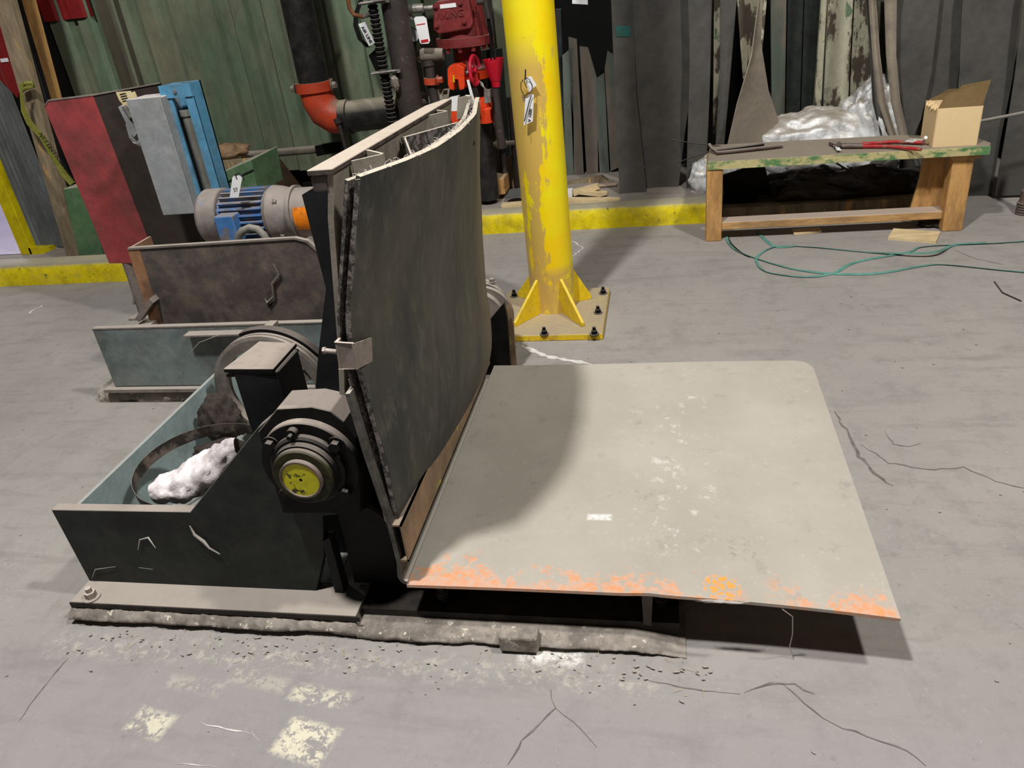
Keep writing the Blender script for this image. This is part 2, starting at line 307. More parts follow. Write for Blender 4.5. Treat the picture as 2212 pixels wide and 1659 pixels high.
# ---------------------------------------------------------------- mesh helpers
class MB:
    def __init__(s): s.v = []; s.f = []; s.sm = []
    def add(s, vs, fs, smooth=False):
        b = len(s.v); s.v += [tuple(p) for p in vs]
        for f in fs: s.f.append([b+i for i in f]); s.sm.append(smooth)
        return s
    def box(s, x0, x1, y0, y1, z0, z1):
        vs = [(x, y, z) for z in (z0, z1) for y in (y0, y1) for x in (x0, x1)]
        return s.add(vs, [(0, 2, 3, 1), (4, 5, 7, 6), (0, 1, 5, 4), (2, 6, 7, 3), (0, 4, 6, 2), (1, 3, 7, 5)])
    def obox(s, c, ax, ay, az):      # oriented box, half-axis vectors
        c, ax, ay, az = map(Vector, (c, ax, ay, az))
        vs = [c+ax*i+ay*j+az*k for k in (-1, 1) for j in (-1, 1) for i in (-1, 1)]
        return s.add(vs, [(0, 2, 3, 1), (4, 5, 7, 6), (0, 1, 5, 4), (2, 6, 7, 3), (0, 4, 6, 2), (1, 3, 7, 5)])
    def prism(s, pts, d):            # planar loop swept by vector d
        n = len(pts); d = Vector(d); a = [Vector(p) for p in pts]; b = [p+d for p in a]
        s.add(a, [tuple(range(n))]); s.add(b, [tuple(range(n))[::-1]])
        for i in range(n):
            j = (i+1) % n; s.add([a[i], b[i], b[j], a[j]], [(0, 1, 2, 3)])
        return s
    def xz(s, pts, y0, y1): return s.prism([(x, y0, z) for x, z in pts], (0, y1-y0, 0))
    def cyl(s, p0, p1, r0, r1=None, n=24, cap=True):
        p0 = Vector(p0); p1 = Vector(p1); r1 = r0 if r1 is None else r1
        d = (p1-p0).normalized(); a = d.orthogonal().normalized(); b = d.cross(a)
        c0 = [p0+(a*math.cos(t)+b*math.sin(t))*r0 for t in [2*PI*i/n for i in range(n)]]
        c1 = [p1+(a*math.cos(t)+b*math.sin(t))*r1 for t in [2*PI*i/n for i in range(n)]]
        s.add(c0+c1, [(i, (i+1) % n, n+(i+1) % n, n+i) for i in range(n)], n > 8)
        if cap: s.add(c0, [tuple(range(n))[::-1]]); s.add(c1, [tuple(range(n))])
        return s
    def lathe(s, o, d, prof, n=32):  # prof: (along, radius)
        o = Vector(o); d = Vector(d).normalized(); a = d.orthogonal().normalized(); b = d.cross(a)
        for (t0, r0), (t1, r1) in zip(prof, prof[1:]):
            c0 = [o+d*t0+(a*math.cos(2*PI*i/n)+b*math.sin(2*PI*i/n))*r0 for i in range(n)]
            c1 = [o+d*t1+(a*math.cos(2*PI*i/n)+b*math.sin(2*PI*i/n))*r1 for i in range(n)]
            s.add(c0+c1, [(i, (i+1) % n, n+(i+1) % n, n+i) for i in range(n)], abs(t1-t0) > 1e-6)
        return s
    def tube(s, pts, r, n=8, rr=None):
        pts = [Vector(p) for p in pts]; rings = []; prev = None
        for i, p in enumerate(pts):
            d = (pts[min(i+1, len(pts)-1)]-pts[max(i-1, 0)]).normalized()
            a = d.orthogonal().normalized() if prev is None else (prev-d*prev.dot(d)).normalized()
            prev = a; b = d.cross(a); q = rr[i] if rr else r
            rings += [p+(a*math.cos(2*PI*k/n)+b*math.sin(2*PI*k/n))*q for k in range(n)]
        fs = [(i*n+k, i*n+(k+1) % n, (i+1)*n+(k+1) % n, (i+1)*n+k) for i in range(len(pts)-1) for k in range(n)]
        s.add(rings, fs, True); s.add(rings[:n], [tuple(range(n))[::-1]]); s.add(rings[-n:], [tuple(range(n))])
        return s
    def sheet(s, G, th):             # grid of points G[i][j], thickness along grid normal
        ni, nj = len(G), len(G[0]); G = [[Vector(p) for p in r] for r in G]
        B = []
        for i in range(ni):
            r = []
            for j in range(nj):
                du = G[min(i+1, ni-1)][j]-G[max(i-1, 0)][j]; dv = G[i][min(j+1, nj-1)]-G[i][max(j-1, 0)]
                nn = du.cross(dv); nn = nn.normalized() if nn.length > 1e-9 else Vector((0, 0, 1))
                r.append(G[i][j]-nn*th)
            B.append(r)
        fl = lambda A: [p for r in A for p in r]
        q = [(i*nj+j, (i+1)*nj+j, (i+1)*nj+j+1, i*nj+j+1) for i in range(ni-1) for j in range(nj-1)]
        s.add(fl(G), q, True); s.add(fl(B), [f[::-1] for f in q], True)
        ring = [(i, 0) for i in range(ni)]+[(ni-1, j) for j in range(1, nj)]+[(i, nj-1) for i in range(ni-2, -1, -1)]+[(0, j) for j in range(nj-2, 0, -1)]
        for a, b in zip(ring, ring[1:]+ring[:1]):
            s.add([G[a[0]][a[1]], B[a[0]][a[1]], B[b[0]][b[1]], G[b[0]][b[1]]], [(0, 1, 2, 3)])
        return s
    def blob(s, c, r, amp=.15, fs=3., nu=28, nv=18, flat=None, seed=0):
        c = Vector(c); vs = []
        for j in range(nv+1):
            for i in range(nu):
                th = PI*j/nv; ph = 2*PI*i/nu
                d = Vector((math.sin(th)*math.cos(ph), math.sin(th)*math.sin(ph), math.cos(th)))
                k = 1+amp*noise.fractal(d*fs+Vector((seed, seed*2, 0)), 1., 2., 5)
                p = Vector((d.x*r[0], d.y*r[1], d.z*r[2]))*k+c
                if flat is not None: p.z = max(p.z, flat)
                vs.append(p)
        return s.add(vs, [(j*nu+i, (j+1)*nu+i, (j+1)*nu+(i+1) % nu, j*nu+(i+1) % nu) for j in range(nv) for i in range(nu)], True)
    def hexbolt(s, p, d, r, hgt, stud=0.):
        p = Vector(p); d = Vector(d).normalized()
        s.cyl(p, p+d*hgt*.15, r*1.5, n=16); s.cyl(p+d*hgt*.15, p+d*hgt, r, n=6)
        if stud: s.cyl(p+d*hgt, p+d*(hgt+stud), r*.55, n=10)
        return s

def base_of(parent):
    o = Vector((0, 0, 0)); p = parent
    while p is not None: o += Vector(p.location); p = p.parent
    return o
def obj(name, mb, mat, parent=None, bevel=0, seg=1):
    me = bpy.data.meshes.new(name); off = base_of(parent)
    me.from_pydata([tuple(Vector(v)-off) for v in mb.v], [], mb.f); me.update()
    me.polygons.foreach_set('use_smooth', mb.sm)
    bm = bmesh.new(); bm.from_mesh(me); bmesh.ops.remove_doubles(bm, verts=bm.verts, dist=1e-6) if bevel else None
    bmesh.ops.recalc_face_normals(bm, faces=bm.faces) ; bm.to_mesh(me); bm.free()
    me.materials.append(MT[mat] if isinstance(mat, str) else mat)
    o = bpy.data.objects.new(name, me); COL.objects.link(o)
    if parent is not None: o.parent = parent
    if bevel:
        b = o.modifiers.new('bevel', 'BEVEL'); b.width = bevel; b.segments = seg; b.limit_method = 'ANGLE'
    return o
def thing(name, label, cat, loc=(0, 0, 0), group=None):
    o = bpy.data.objects.new(name, None); COL.objects.link(o); o.location = loc; o.empty_display_size = .05
    o['label'] = label; o['category'] = cat
    if group: o['group'] = group
    return o
def tag(o, label, cat, group=None):
    o['label'] = label; o['category'] = cat
    if group: o['group'] = group
    return o
def solo(name, mb, mat, label, cat, group=None, bevel=0):   # one-mesh thing, origin at its base centre
    xs = [v[0] for v in mb.v]; ys = [v[1] for v in mb.v]; zs = [v[2] for v in mb.v]
    c = Vector(((min(xs)+max(xs))/2, (min(ys)+max(ys))/2, min(zs)))
    mb.v = [tuple(Vector(v)-c) for v in mb.v]
    o = obj(name, mb, mat, None, bevel); o.location = c
    return tag(o, label, cat, group)
def struct(name, mb, mat, parent=None, bevel=0):
    o = obj(name, mb, mat, parent, bevel)
    if parent is None: o['kind'] = 'structure'
    return o
def label_part(o, label): o['label'] = label; return o
def repeat(o, offs):                 # copies of a childless part
    for d in offs:
        c = o.copy(); COL.objects.link(c); c.parent = o.parent; c.location = Vector(o.location)+Vector(d)
def pxpoly(pts, Y, th, mb=None):     # outline measured on plane y=Y given depth th (away from the viewer)
    mb = mb or MB(); return mb.prism([W(a, b, Y) for a, b in pts], (0, th, 0))
def text_mesh(name, txt, size, mat, parent, loc, xdir, ydir, extrude=.0006, align='CENTER'):
    cu = bpy.data.curves.new(name, 'FONT'); cu.body = txt; cu.size = size; cu.extrude = extrude; cu.align_x = align; cu.align_y = 'CENTER'
    tmp = bpy.data.objects.new(name+'_tmp', cu); COL.objects.link(tmp)
    bpy.context.view_layer.update()
    me = bpy.data.meshes.new_from_object(tmp.evaluated_get(bpy.context.evaluated_depsgraph_get()))
    bpy.data.objects.remove(tmp)
    me.materials.clear(); me.materials.append(MT[mat])
    o = bpy.data.objects.new(name, me); COL.objects.link(o)
    X = Vector(xdir).normalized(); Yv = Vector(ydir).normalized(); Z = X.cross(Yv)
    off = base_of(parent); me.transform(Matrix(((X.x, Yv.x, Z.x, loc[0]-off.x), (X.y, Yv.y, Z.y, loc[1]-off.y), (X.z, Yv.z, Z.z, loc[2]-off.z), (0, 0, 0, 1))))
    if parent: o.parent = parent
    return o
# ================================================================ SETTING
m = MB(); m.add([(-9, -3, 0), (9, -3, 0), (9, 7.2, 0), (-9, 7.2, 0)], [(0, 1, 2, 3)])
floor = struct('floor', m, 'floor')
def ribbon(pts, wd, mat, name, parent=None, z=.0012, jag=.3, seed=1):
    rr = random.Random(seed); P = [WZ(a, b) for a, b in pts]; Q = []
    if wd > .025: jag = .04
    for a, b in zip(P, P[1:]):
        n = max(2, int((b-a).length/.02))
        for i in range(n): Q.append(a.lerp(b, i/n)+Vector((rr.uniform(-1, 1), rr.uniform(-1, 1), 0))*wd*jag*2)
    Q.append(P[-1]); mb = MB(); L = []
    for i, p in enumerate(Q):
        d = Q[min(i+1, len(Q)-1)]-Q[max(i-1, 0)]; nn = Vector((-d.y, d.x, 0)).normalized()
        ww = wd*rr.uniform(.3, 1.2)*min(1, .3+min(i, len(Q)-1-i)*.3)
        L += [p+nn*ww/2+Vector((0, 0, z)), p-nn*ww/2+Vector((0, 0, z))]
    mb.add(L, [(2*i, 2*i+2, 2*i+3, 2*i+1) for i in range(len(Q)-1)])
    return obj(name, mb, mat, parent)
for i, (pts, wd) in enumerate((
    ([(1805, 890), (1830, 935), (1855, 985), (1890, 1025), (1930, 1050)], .010),
    ([(1860, 960), (1920, 1000), (2000, 1015), (2080, 1010), (2150, 1040), (2212, 1055)], .006),
    ([(1095, 1655), (1130, 1600), (1165, 1560), (1200, 1530), (1190, 1490)], .006),
    ([(1200, 1532), (1240, 1560), (1290, 1615)], .0035),
    ([(1690, 1475), (1740, 1520), (1800, 1565), (1870, 1590), (1960, 1620), (2000, 1655)], .005),
    ([(1610, 1500), (1660, 1475), (1720, 1480), (1760, 1500)], .007),
    ([(1910, 930), (1930, 960), (1960, 965), (1990, 958)], .004),
    ([(1400, 1470), (1500, 1490), (1600, 1500)], .003),
    ([(2060, 540), (2110, 560), (2170, 572)], .004),
    ([(40, 1560), (90, 1490), (150, 1420)], .004))):
    ribbon(pts, wd, 'crack', 'crack', floor, seed=i+3)
for i, (pts, wd) in enumerate((([(432, 1563), (490, 1575), (545, 1587)], .0045), ([(380, 1650), (470, 1657)], .0025), ([(1235, 520), (1260, 535), (1230, 560)], .012),
                               ([(1128, 748), (1180, 770), (1280, 788)], .03), ([(60, 680), (90, 660)], .02), ([(545, 1580), (560, 1600)], .005))):
    ribbon(pts, wd, 'chalk', 'chalk_mark', floor, z=.0015, seed=i+40)

# kerbs: yellow painted concrete up-stands
def kerb(name, x0, x1, y0, y1, h, n):
    mb = MB(); G = []
    for i in range(n+1):
        x = x0+(x1-x0)*i/n; j = lambda k: .006*noise.noise(Vector((x*6, k*3.1, 0)))
        G.append([(x, y0+j(1), 0), (x, y0+j(2)+.004, h*.5), (x, y0+.004+j(3), h-.012+j(4)*.5), (x, y0+.018, h+j(4)*.5), (x, y1, h+j(5)*.4)])
    mb.sheet(G, .02); return struct(name, mb, 'curb')
kerb('trim_1', -6.0, -2.55, 4.14, 4.30, .132, 60)
kerb('trim_2', -2.2, .30, 4.73, 4.86, .132, 60)
struct('trim_3', MB().box(-2.2, .28, 4.84, 5.75, 0, .118), 'curb_slab')
struct('trim_4', MB().box(-4.45, -2.55, 4.29, 5.75, 0, .02), 'curb_slab')

# rear wall: near-black sheet standing for the unlit void, corrugated panels on it
wall = struct('wall_back', MB().box(-4.7, 5.2, 6.25, 6.35, 0, 3.4), 'dark_void')
def corrug(x0, x1, z0, z1, y, mat, pitch=.235, dep=.038, name='wall_panel', parent=None, edge=None):
    mb = MB(); prof = []; x = x0
    while x < x1-.001:
        for dx, dy in ((0, 0), (.10, 0), (.125, dep), (.21, dep)):
            if x+dx < x1: prof.append((x+dx, y+dy))
        x += pitch
    prof.append((x1, y))
    G = [[(px, py+.006*noise.noise(Vector((px*3, z*2, 1))), z) for px, py in prof] for z in [z0+(z1-z0)*k/6 for k in range(7)]]
    vs = [p for r in G for p in r]; n = len(prof)
    mb.add(vs, [(i*n+j, i*n+j+1, (i+1)*n+j+1, (i+1)*n+j) for i in range(6) for j in range(n-1)])
    # cut lower edge: a few cells hang lower than others
    return obj(name, mb, mat, parent or wall)
xs = [-4.42, -3.9, -3.2, -2.5, -1.8, -1.1, -.86]
for a, b, mt in zip(xs, xs[1:], ('green_wall', 'green_wall', 'green_wall', 'green_wall', 'green_wall', 'green_wall')):
    corrug(a, b, .30 if b > -3 else .05, 3.3, 5.6, mt)
label_part(corrug(-3.99, -3.80, .1, 3.3, 5.585, 'green_dirty', pitch=.25, dep=.02), 'brown dirt-streaked corrugated strip')
label_part(corrug(-4.44, -4.02, 1.50, 3.3, 5.578, 'red_paint', pitch=.235), 'red painted corrugated area')
# low stub panels below the torn green sheets
for i, (a, b, h) in enumerate(((-2.75, -2.62, .20), (-2.56, -2.45, .26), (-2.38, -2.2, .22), (-2.1, -1.9, .27), (-1.8, -1.55, .2), (-1.45, -1.2, .25))):
    struct('wall_panel', MB().box(a, b, 5.62, 5.64, 0, h), 'board', wall)
# torn panels left of the strip curtain, dark gap above
for pts, mt in (([(1205, 128), (1238, 100), (1240, 395), (1222, 398)], 'board_green'), ([(1228, 80), (1246, 85), (1262, 392), (1240, 394)], 'board'),
                ([(1252, 100), (1270, 103), (1290, 170), (1292, 390), (1268, 392)], 'board'), ([(1285, 172), (1305, 158), (1316, 372), (1296, 380)], 'board_green'),
                ([(1306, 150), (1312, 110), (1324, 118), (1340, 360), (1319, 370)], 'board'), ([(1200, 20), (1212, 20), (1222, 390), (1215, 392)], 'dark_green')):
    pts = [(a, b) for a, b in pts]
    obj('wall_panel', pxpoly(pts, 5.66, .03), mt, wall)
for pts, mt, Y in (([(902, 50), (950, 46), (985, 430), (940, 430)], 'board', 5.52), ([(952, 90), (1030, 84), (1048, 430), (990, 430)], 'dark_green', 5.50), ([(1034, 110), (1084, 104), (1110, 430), (1052, 430)], 'dark_green', 5.51), ([(1058, 60), (1066, 60), (1082, 430), (1072, 430)], 'board', 5.45)):  # dark panels added to darken the background behind the valve
    obj('wall_panel', pxpoly(pts, Y, .02), mt, wall)
# weathered boards seen between the strips; middle ones coloured dark for shade
for pts, mt, Y in (([(1543, -60), (1562, -60), (1552, 300), (1540, 320)], 'peel', 5.3), ([(1588, -60), (1625, -60), (1612, 180), (1605, 170)], 'peel', 5.45), ([(1622, -60), (1662, -60), (1640, 180), (1614, 180)], 'peel', 5.46),
                   ([(1664, -60), (1700, -60), (1694, 300), (1668, 300)], 'board', 5.55), ([(1703, -60), (1738, -60), (1726, 300), (1697, 300)], 'dark_green', 5.57),
                   ([(1740, -60), (1776, -60), (1752, 300), (1729, 300)], 'dark_green', 5.55), ([(1778, -60), (1790, -60), (1770, 300), (1754, 300)], 'peel', 5.5),
                   ([(1793, -60), (1846, -60), (1828, 300), (1776, 300)], 'peel', 5.47), ([(1849, -60), (1905, -60), (1890, 300), (1831, 300)], 'peel', 5.5)):
    c = pxpoly(pts, Y, .035); obj('board', c, mt, wall)
for a, b in ((.55, .9), (.95, 1.3), (1.35, 1.75), (1.8, 2.2), (2.25, 2.7), (2.75, 3.2)):
    struct('board', MB().box(a+.0, b, 5.75, 5.78, 0, 3.3), 'board', wall)

# side partition on the left: grey corrugated sheet, yellow jamb, lilac floor beyond
pl = struct('wall_left', MB().box(-4.46, -4.44, 4.9, 6.3, 0, 3.3), 'dark_void')
mb = MB(); G = []
XL, YL = -4.58, 4.80
prof = [(-4.60+.30*k/40, 4.86+.012*math.sin(k*PI/2.5)) for k in range(41)]
vs = [(x, y, z) for z in (0.03, 3.3) for x, y in prof]; n = 41
mb.add(vs, [(j, j+1, n+j+1, n+j) for j in range(n-1)], True)
gal = obj('corrugated_sheet', mb, 'galv', pl)
mb = MB(); prof = [(-5.6+1.0*k/120, 5.3-.44*k/120+.012*math.sin(k*PI/3)) for k in range(121)]; n = 121
mb.add([(x, y, z) for z in (1.35, 3.3) for x, y in prof], [(j, j+1, n+j+1, n+j) for j in range(n-1)], True)
obj('corrugated_sheet', mb, 'galv', pl)
struct('trim_6', MB().box(-4.70, -4.60, 4.80, 4.90, 0, 1.3), 'jamb', None, .004)
struct('trim_5', MB().box(-4.62, -4.44, 4.80, 4.86, 0, .05), 'jamb')
m = MB(); m.add([(-9, 4.95, .004), (-4.62, 4.82, .004), (-4.62, 12, .004), (-9, 12, .004)], [(0, 1, 2, 3)])
struct('floor_left', m, 'lilac')
struct('wall_far', MB().box(-9, -4.6, 9.5, 9.6, 0, 3), 'lilac')

# ================================================================ THINGS AGAINST THE REAR WALL
def plank(a, b, c, d, Y, th, name, mat, label, cat='timber', group=None):
    return solo(name, pxpoly([a, b, c, d], Y, th), mat, label, cat, group)
plank((-102, -300), (-56, -300), (176, 566), (146, 562), 4.62, .05, 'timber_post', 'wood_grey', 'thick grey weathered timber post standing behind the left yellow kerb', 'post')
plank((-44, -300), (-12, -300), (128, 222), (112, 218), 5.0, .04, 'timber_batten', 'wood', 'thin orange-brown batten upright against the green wall beside the red paint', 'batten')
solo('cable_tray', pxpoly([(18, -60), (44, -60), (112, 216), (100, 216), (150, 560), (140, 560)][:4]+[(98, 214)], 5.05, .03), 'galv', 'narrow grey metal strip between the two timber uprights at far left', 'strip')
t = thing('red_sticker_panel', 'glossy red panel with small white sticker at the far left edge', 'panel', W(0, 190, 4.9))  # plain red panel carrying a sticker
obj('panel_sheet', pxpoly([(-60, -60), (-18, -60), (42, 190), (38, 212), (-40, 130)], 4.85, .02), 'red_paint', t)
s_ = obj('sticker', pxpoly([(0, 127), (16, 125), (19, 133), (2, 135)], 4.845, .002), 'white', t)
# warning tape tied round the post
t = thing('warning_tape', 'dirty yellow warning tape with black words strung from timber post', 'tape', W(60, 200, 4.5))
P = [W(a, b, 4.50) for a, b in ((44, 182), (40, 205), (46, 240), (60, 268), (85, 300), (110, 345), (135, 380), (152, 400))]
G = [[p+Vector((0, .01*math.sin(i*1.7), 0)), p+(W(106+20, 283-14, 4.5)-W(106, 283, 4.5)).normalized()*(.034+.012*min(i, 5)/5)] for i, p in enumerate(P)]
obj('tape_band', MB().sheet(G, .0008), 'tape', t)
obj('tape_knot', MB().tube([W(a, b, 4.56) for a, b in ((44, 186), (54, 180), (70, 178), (72, 186), (56, 190), (46, 196))], .012, 6), 'tape', t)
a, b = W(80, 292, 4.485), W(131, 362, 4.485); xd = (b-a).normalized(); yd = Vector((0, 1, 0)).cross(xd)*-1
c0 = (a+b)/2+(W(126, 269, 4.485)-W(106, 283, 4.485)).normalized()*.028
text_mesh('lettering', 'ATTENTION', .042, 'ink', t, c0, xd, xd.cross(Vector((0, -1, 0)))*-1)
a, b = W(131, 362, 4.483), W(154, 396, 4.483); xd = (b-a).normalized()
text_mesh('lettering', 'Fairmo', .036, 'ink', t, (a+b)/2+(W(126, 269, 4.485)-W(106, 283, 4.485)).normalized()*.03, xd, xd.cross(Vector((0, -1, 0)))*-1)

def crate(pts, Y, th, label, name='green_box', mat='green_box', cat='box'):
    return solo(name, pxpoly(pts, Y, th), mat, label, cat, None, .004)
crate([(136, 408), (190, 400), (222, 556), (170, 558)], 4.38, .3, 'green painted steel box standing behind the red plate on the left')
crate([(322, 530), (412, 468), (470, 660), (370, 660)], 3.75, .1, 'green sloped box corner behind the blue motor fan cover')
t = thing('green_chest', 'green chest with lid seam behind the blue motor', 'chest', W(505, 410, 4.6))
obj('chest_body', MB().prism([WZ(a, b, .42) for a, b in ((452, 392), (556, 346), (590, 470), (470, 470))], (0, 0, -.4)), 'green_box', t)
A = [W(a, b, 4.25) for a, b in ((468, 374), (544, 343), (556, 410), (480, 430))]
obj('chest_front', MB().prism([W(a, b, 4.2) for a, b in ((470, 376), (542, 345), (558, 420), (480, 440))], (0, .35, 0)), 'green_box', t, .003)
obj('lid_seam', MB().prism([W(a, b, 4.195) for a, b in ((477, 398), (546, 366), (547, 369), (478, 401))], (0, .01, 0)), 'dark_void', t)
obj('chest_lid', MB().prism([W(a, b, 4.55) for a, b in ((458, 350), (545, 341), (540, 352), (470, 378), (462, 378))], (0, .02, 0)), 'wood_grey', t)
solo('sacking', MB().blob(W(490, 328, 5.1), (.16, .12, .055), .25, 3, flat=None, seed=3), 'burlap', 'crumpled brown sacking on the pipe end beside the blue channel', 'sack')
mb = MB().prism([W(a, b, 4.9) for a, b in ((540, 342), (578, 345), (632, 415), (618, 420), (570, 400), (552, 395))], (0, .15, 0))
solo('torn_sack', mb, 'dark_sack', 'dark torn sack hanging between green chest and wall base', 'sack')
t = thing('low_pipe', 'horizontal dusty grey pipe low along the green wall', 'pipe', W(600, 330, 5.35))
obj('pipe', MB().cyl(W(524, 336, 5.3), W(690, 322, 5.3), .028), 'pipe_grey', t)
label_part(obj('end_bracket', MB().obox(W(712, 320, 5.28), (.10, 0, .01), (0, .02, 0), (0, 0, .036)), 'black', t), 'black end bracket')

# big sprinkler pipe with grooved elbow
t = thing('sprinkler_main', 'large black pipe turning at an orange elbow before the green wall', 'pipe', W(690, 230, 4.9))
YP = 5.0
c = W(693, 215, YP); top = Vector((c.x, YP, 3.3))
PW = .098
xv = W(684, 205, YP).x
obj('vertical_pipe', MB().cyl((xv, YP, W(684, 212, YP).z), (xv, YP, 3.2), PW, n=32), 'pipe_black', t)
hz = W(760, 252, YP)
obj('elbow', MB().tube([(xv, YP, hz.z+.20), (xv+.005, YP, hz.z+.12), (xv+.035, YP, hz.z+.05), (xv+.09, YP, hz.z+.01), (xv+.16, YP, hz.z)], .1, 24, rr=[.104, .108, .11, .108, .104]), 'coupling', t)
cl = MB().cyl((xv, YP, hz.z+.175), (xv, YP, hz.z+.235), .122, n=32)
cp = obj('coupling_ring', cl, 'coupling', t)
obj('coupling_bolt', MB().hexbolt((xv+.13, YP-.03, hz.z+.205), (1, 0, 0), .022, .03), 'pipe_grey', cp)
obj('coupling_bolt', MB().hexbolt((xv-.12, YP-.03, hz.z+.205), (-1, 0, 0), .02, .03), 'pipe_grey', cp)
obj('horizontal_pipe', MB().lathe((xv+.15, YP, hz.z), (1, 0, .03), [(0, 0), (0, .108), (.05, .108), (.055, .098), (.75, .098), (.75, 0)], 32), 'pipe_black', t)
obj('drain_stub', MB().cyl(W(731, 262, YP-.12), W(748, 325, YP-.12), .012).cyl(W(728, 256, YP-.12), W(731, 266, YP-.12), .024), 'pipe_brown', t)

# second, brown riser
YB = 4.75
t = thing('brown_riser', 'rust-brown vertical pipe right of the ribbed black conduit', 'pipe', W(890, 236, YB))
a, b = W(848, 0, YB), W(890, 236, YB); x2 = (a.x+b.x)/2
obj('riser_pipe', MB().cyl((x2, YB, .2), (x2, YB, 3.2), .076, n=32), 'pipe_brown', t)
t = thing('ribbed_conduit', 'black ribbed flexible conduit strapped beside the brown riser', 'conduit', W(845, 236, YB-.05))
xc = W(820, 100, YB-.06).x
prof = []
z = .25
while z < 3.1: prof += [(z, .029), (z+.012, .029), (z+.014, .023), (z+.022, .023), (z+.024, .029)]; z += .0245
obj('ribbed_tube', MB().lathe((xc, YB-.06, 0), (0, 0, 1), prof, 14), 'black', t)
obj('cable', MB().cyl((xc+.062, YB-.03, .25), (xc+.062, YB-.03, 3.1), .019, n=12), 'pipe_brown', t)
for py in (3, 157):
    zz = W(820, py, YB-.1).z
    obj('strut_clamp', MB().obox((xc+.03, YB-.1, zz), (.085, 0, 0), (0, .012, 0), (0, 0, .009)).cyl((xc-.06, YB-.12, zz), (xc+.1, YB-.12, zz+.006), .005, n=8), 'chrome', t)
solo('foil_scrap', MB().blob(W(853, 180, YB-.1), (.024, .014, .042), .5, 5, 24, 16, seed=5), 'pipe_grey', 'crumpled scrap of clear film stuck on the brown riser', 'scrap')
# air line hose, loop and tag
t = thing('air_hose', 'rust-coloured hose bend with chrome end near the ribbed conduit', 'hose', W(770, 40, 4.95))
obj('hose', MB().tube([W(a, b, 4.95) for a, b in ((750, -40), (752, 0), (755, 18), (765, 32), (785, 36))], .013, 10), 'rust', t)
obj('hose_end', MB().tube([W(785, 36, 4.95), W(795, 33, 4.95), W(799, 26, 4.95)], .011, 10), 'chrome', t)
t = thing('black_strap', 'flat black strap curving behind the air line tag', 'strap', W(790, 60, 5.2))
P = [W(a, b, 5.2) for a, b in ((785, -20), (778, 5), (769, 30), (768, 55), (778, 85), (796, 102), (812, 100))]
obj('strap_band', MB().sheet([[p-Vector((.016, 0, 0)), p+Vector((.016, 0, 0))] for p in P], .003), 'strap_black', t)
obj('strap_end', pxpoly([(796, 120), (812, 105), (826, 150), (815, 162)], 5.2, .02), 'black', t)
t = thing('air_line_tag', 'white tag printed AIR LINE hanging beside the ribbed conduit', 'tag', W(792, 75, 4.9))
obj('tag_plate', pxpoly([(774, 52), (788, 47), (810, 93), (797, 100)], 4.9, .003), 'white', t)
a, b = W(782, 58, 4.897), W(802, 93, 4.897); xd = (b-a).normalized()
text_mesh('lettering', 'AIR LINE', .028, 'ink', t, (a+b)/2, xd, xd.cross(Vector((0, -1, 0)))*-1)

# ---- sprinkler alarm valve
YV = 5.0
v = thing('alarm_valve', 'dark red cast sprinkler valve with bolted cover and handwheel', 'valve', (W(990, 120, YV).x, YV, W(990, 260, YV).z))
vx = W(992, 60, YV).x
def V(px, py, dy=0.): return W(px, py, YV+dy)
obj('valve_body', MB().lathe((vx+.01, YV+.06, V(0+1000, 100).z), (0, 0, 1), [(-.0, 0), (0, .15), (.06, .15), (.1, .145), (.3, .13), (.42, .15), (.5, .15), (.5, 0)], 32), 'valve_red', v)
cov = obj('valve_cover', pxpoly([(936, 12), (944, 2), (1000, -8), (1012, -2), (1022, 50), (1017, 62), (948, 74), (936, 64)], YV-.12, .05), 'valve_red', v, .008, 2)
for px, py in ((941, 14), (994, 6), (943, 55), (1003, 47)):
    obj('cover_bolt', MB().hexbolt(W(px, py, YV-.125), (0, -1, 0), .011, .014), 'valve_red', cov)
obj('cover_label', pxpoly([(950, 10), (984, 6), (986, 15), (951, 19)], YV-.124, .003), 'white', cov)
a, b = W(940, 36, YV-.122), W(1000, 27, YV-.122)
text_mesh('raised_lettering', 'VIKING', .056, 'valve_red', cov, (a+b)/2+Vector((0, 0, -.002)), (b-a), (0.02, 0, 1), .004)
fz = V(990, 92).z
obj('flange', MB().lathe((vx+.015, YV+.04, fz), (.02, 0, 1), [(-.02, 0), (-.02, .175), (.03, .175), (.03, 0)], 36), 'valve_red', v)
for k in range(12):
    th = 2*PI*k/12
    obj('flange_bolt', MB().hexbolt((vx+.015+.155*math.cos(th), YV+.04+.155*math.sin(th), fz-.018), (0, 0, -1), .014, .03), 'valve_red', v)
obj('neck', MB().lathe((vx+.02, YV+.04, fz-.16), (0, 0, 1), [(0, .12), (.03, .09), (.14, .085)], 28), 'valve_red', v)
obj('lower_flange', MB().lathe((vx+.03, YV+.04, fz-.215), (0, 0, 1), [(0, 0), (0, .12), (.05, .12), (.05, 0)], 28), 'valve_orange', v)
gb = obj('gear_housing', pxpoly([(966, 150), (972, 141), (990, 139), (1002, 147), (1004, 185), (1001, 194), (992, 195), (989, 172), (980, 172), (980, 196), (970, 193), (967, 182)], YV-.15, .1), 'valve_orange', v, .004)
obj('position_pointer', pxpoly([(978, 163), (981, 163), (982, 178), (979, 178)], YV-.155, .01), 'cap_yellow', gb)
obj('valve_stem', MB().cyl(W(1000, 158, YV-.1), W(1020, 154, YV-.1), .008).cyl(W(1004, 158, YV-.1), W(1008, 157, YV-.1), .014), 'chrome', v)
hc = W(1025, 152, YV-.1); mb = MB()
axd = Vector((1, -.12, 0)).normalized(); e1 = Vector((0, 0, 1)); e2 = axd.cross(e1)
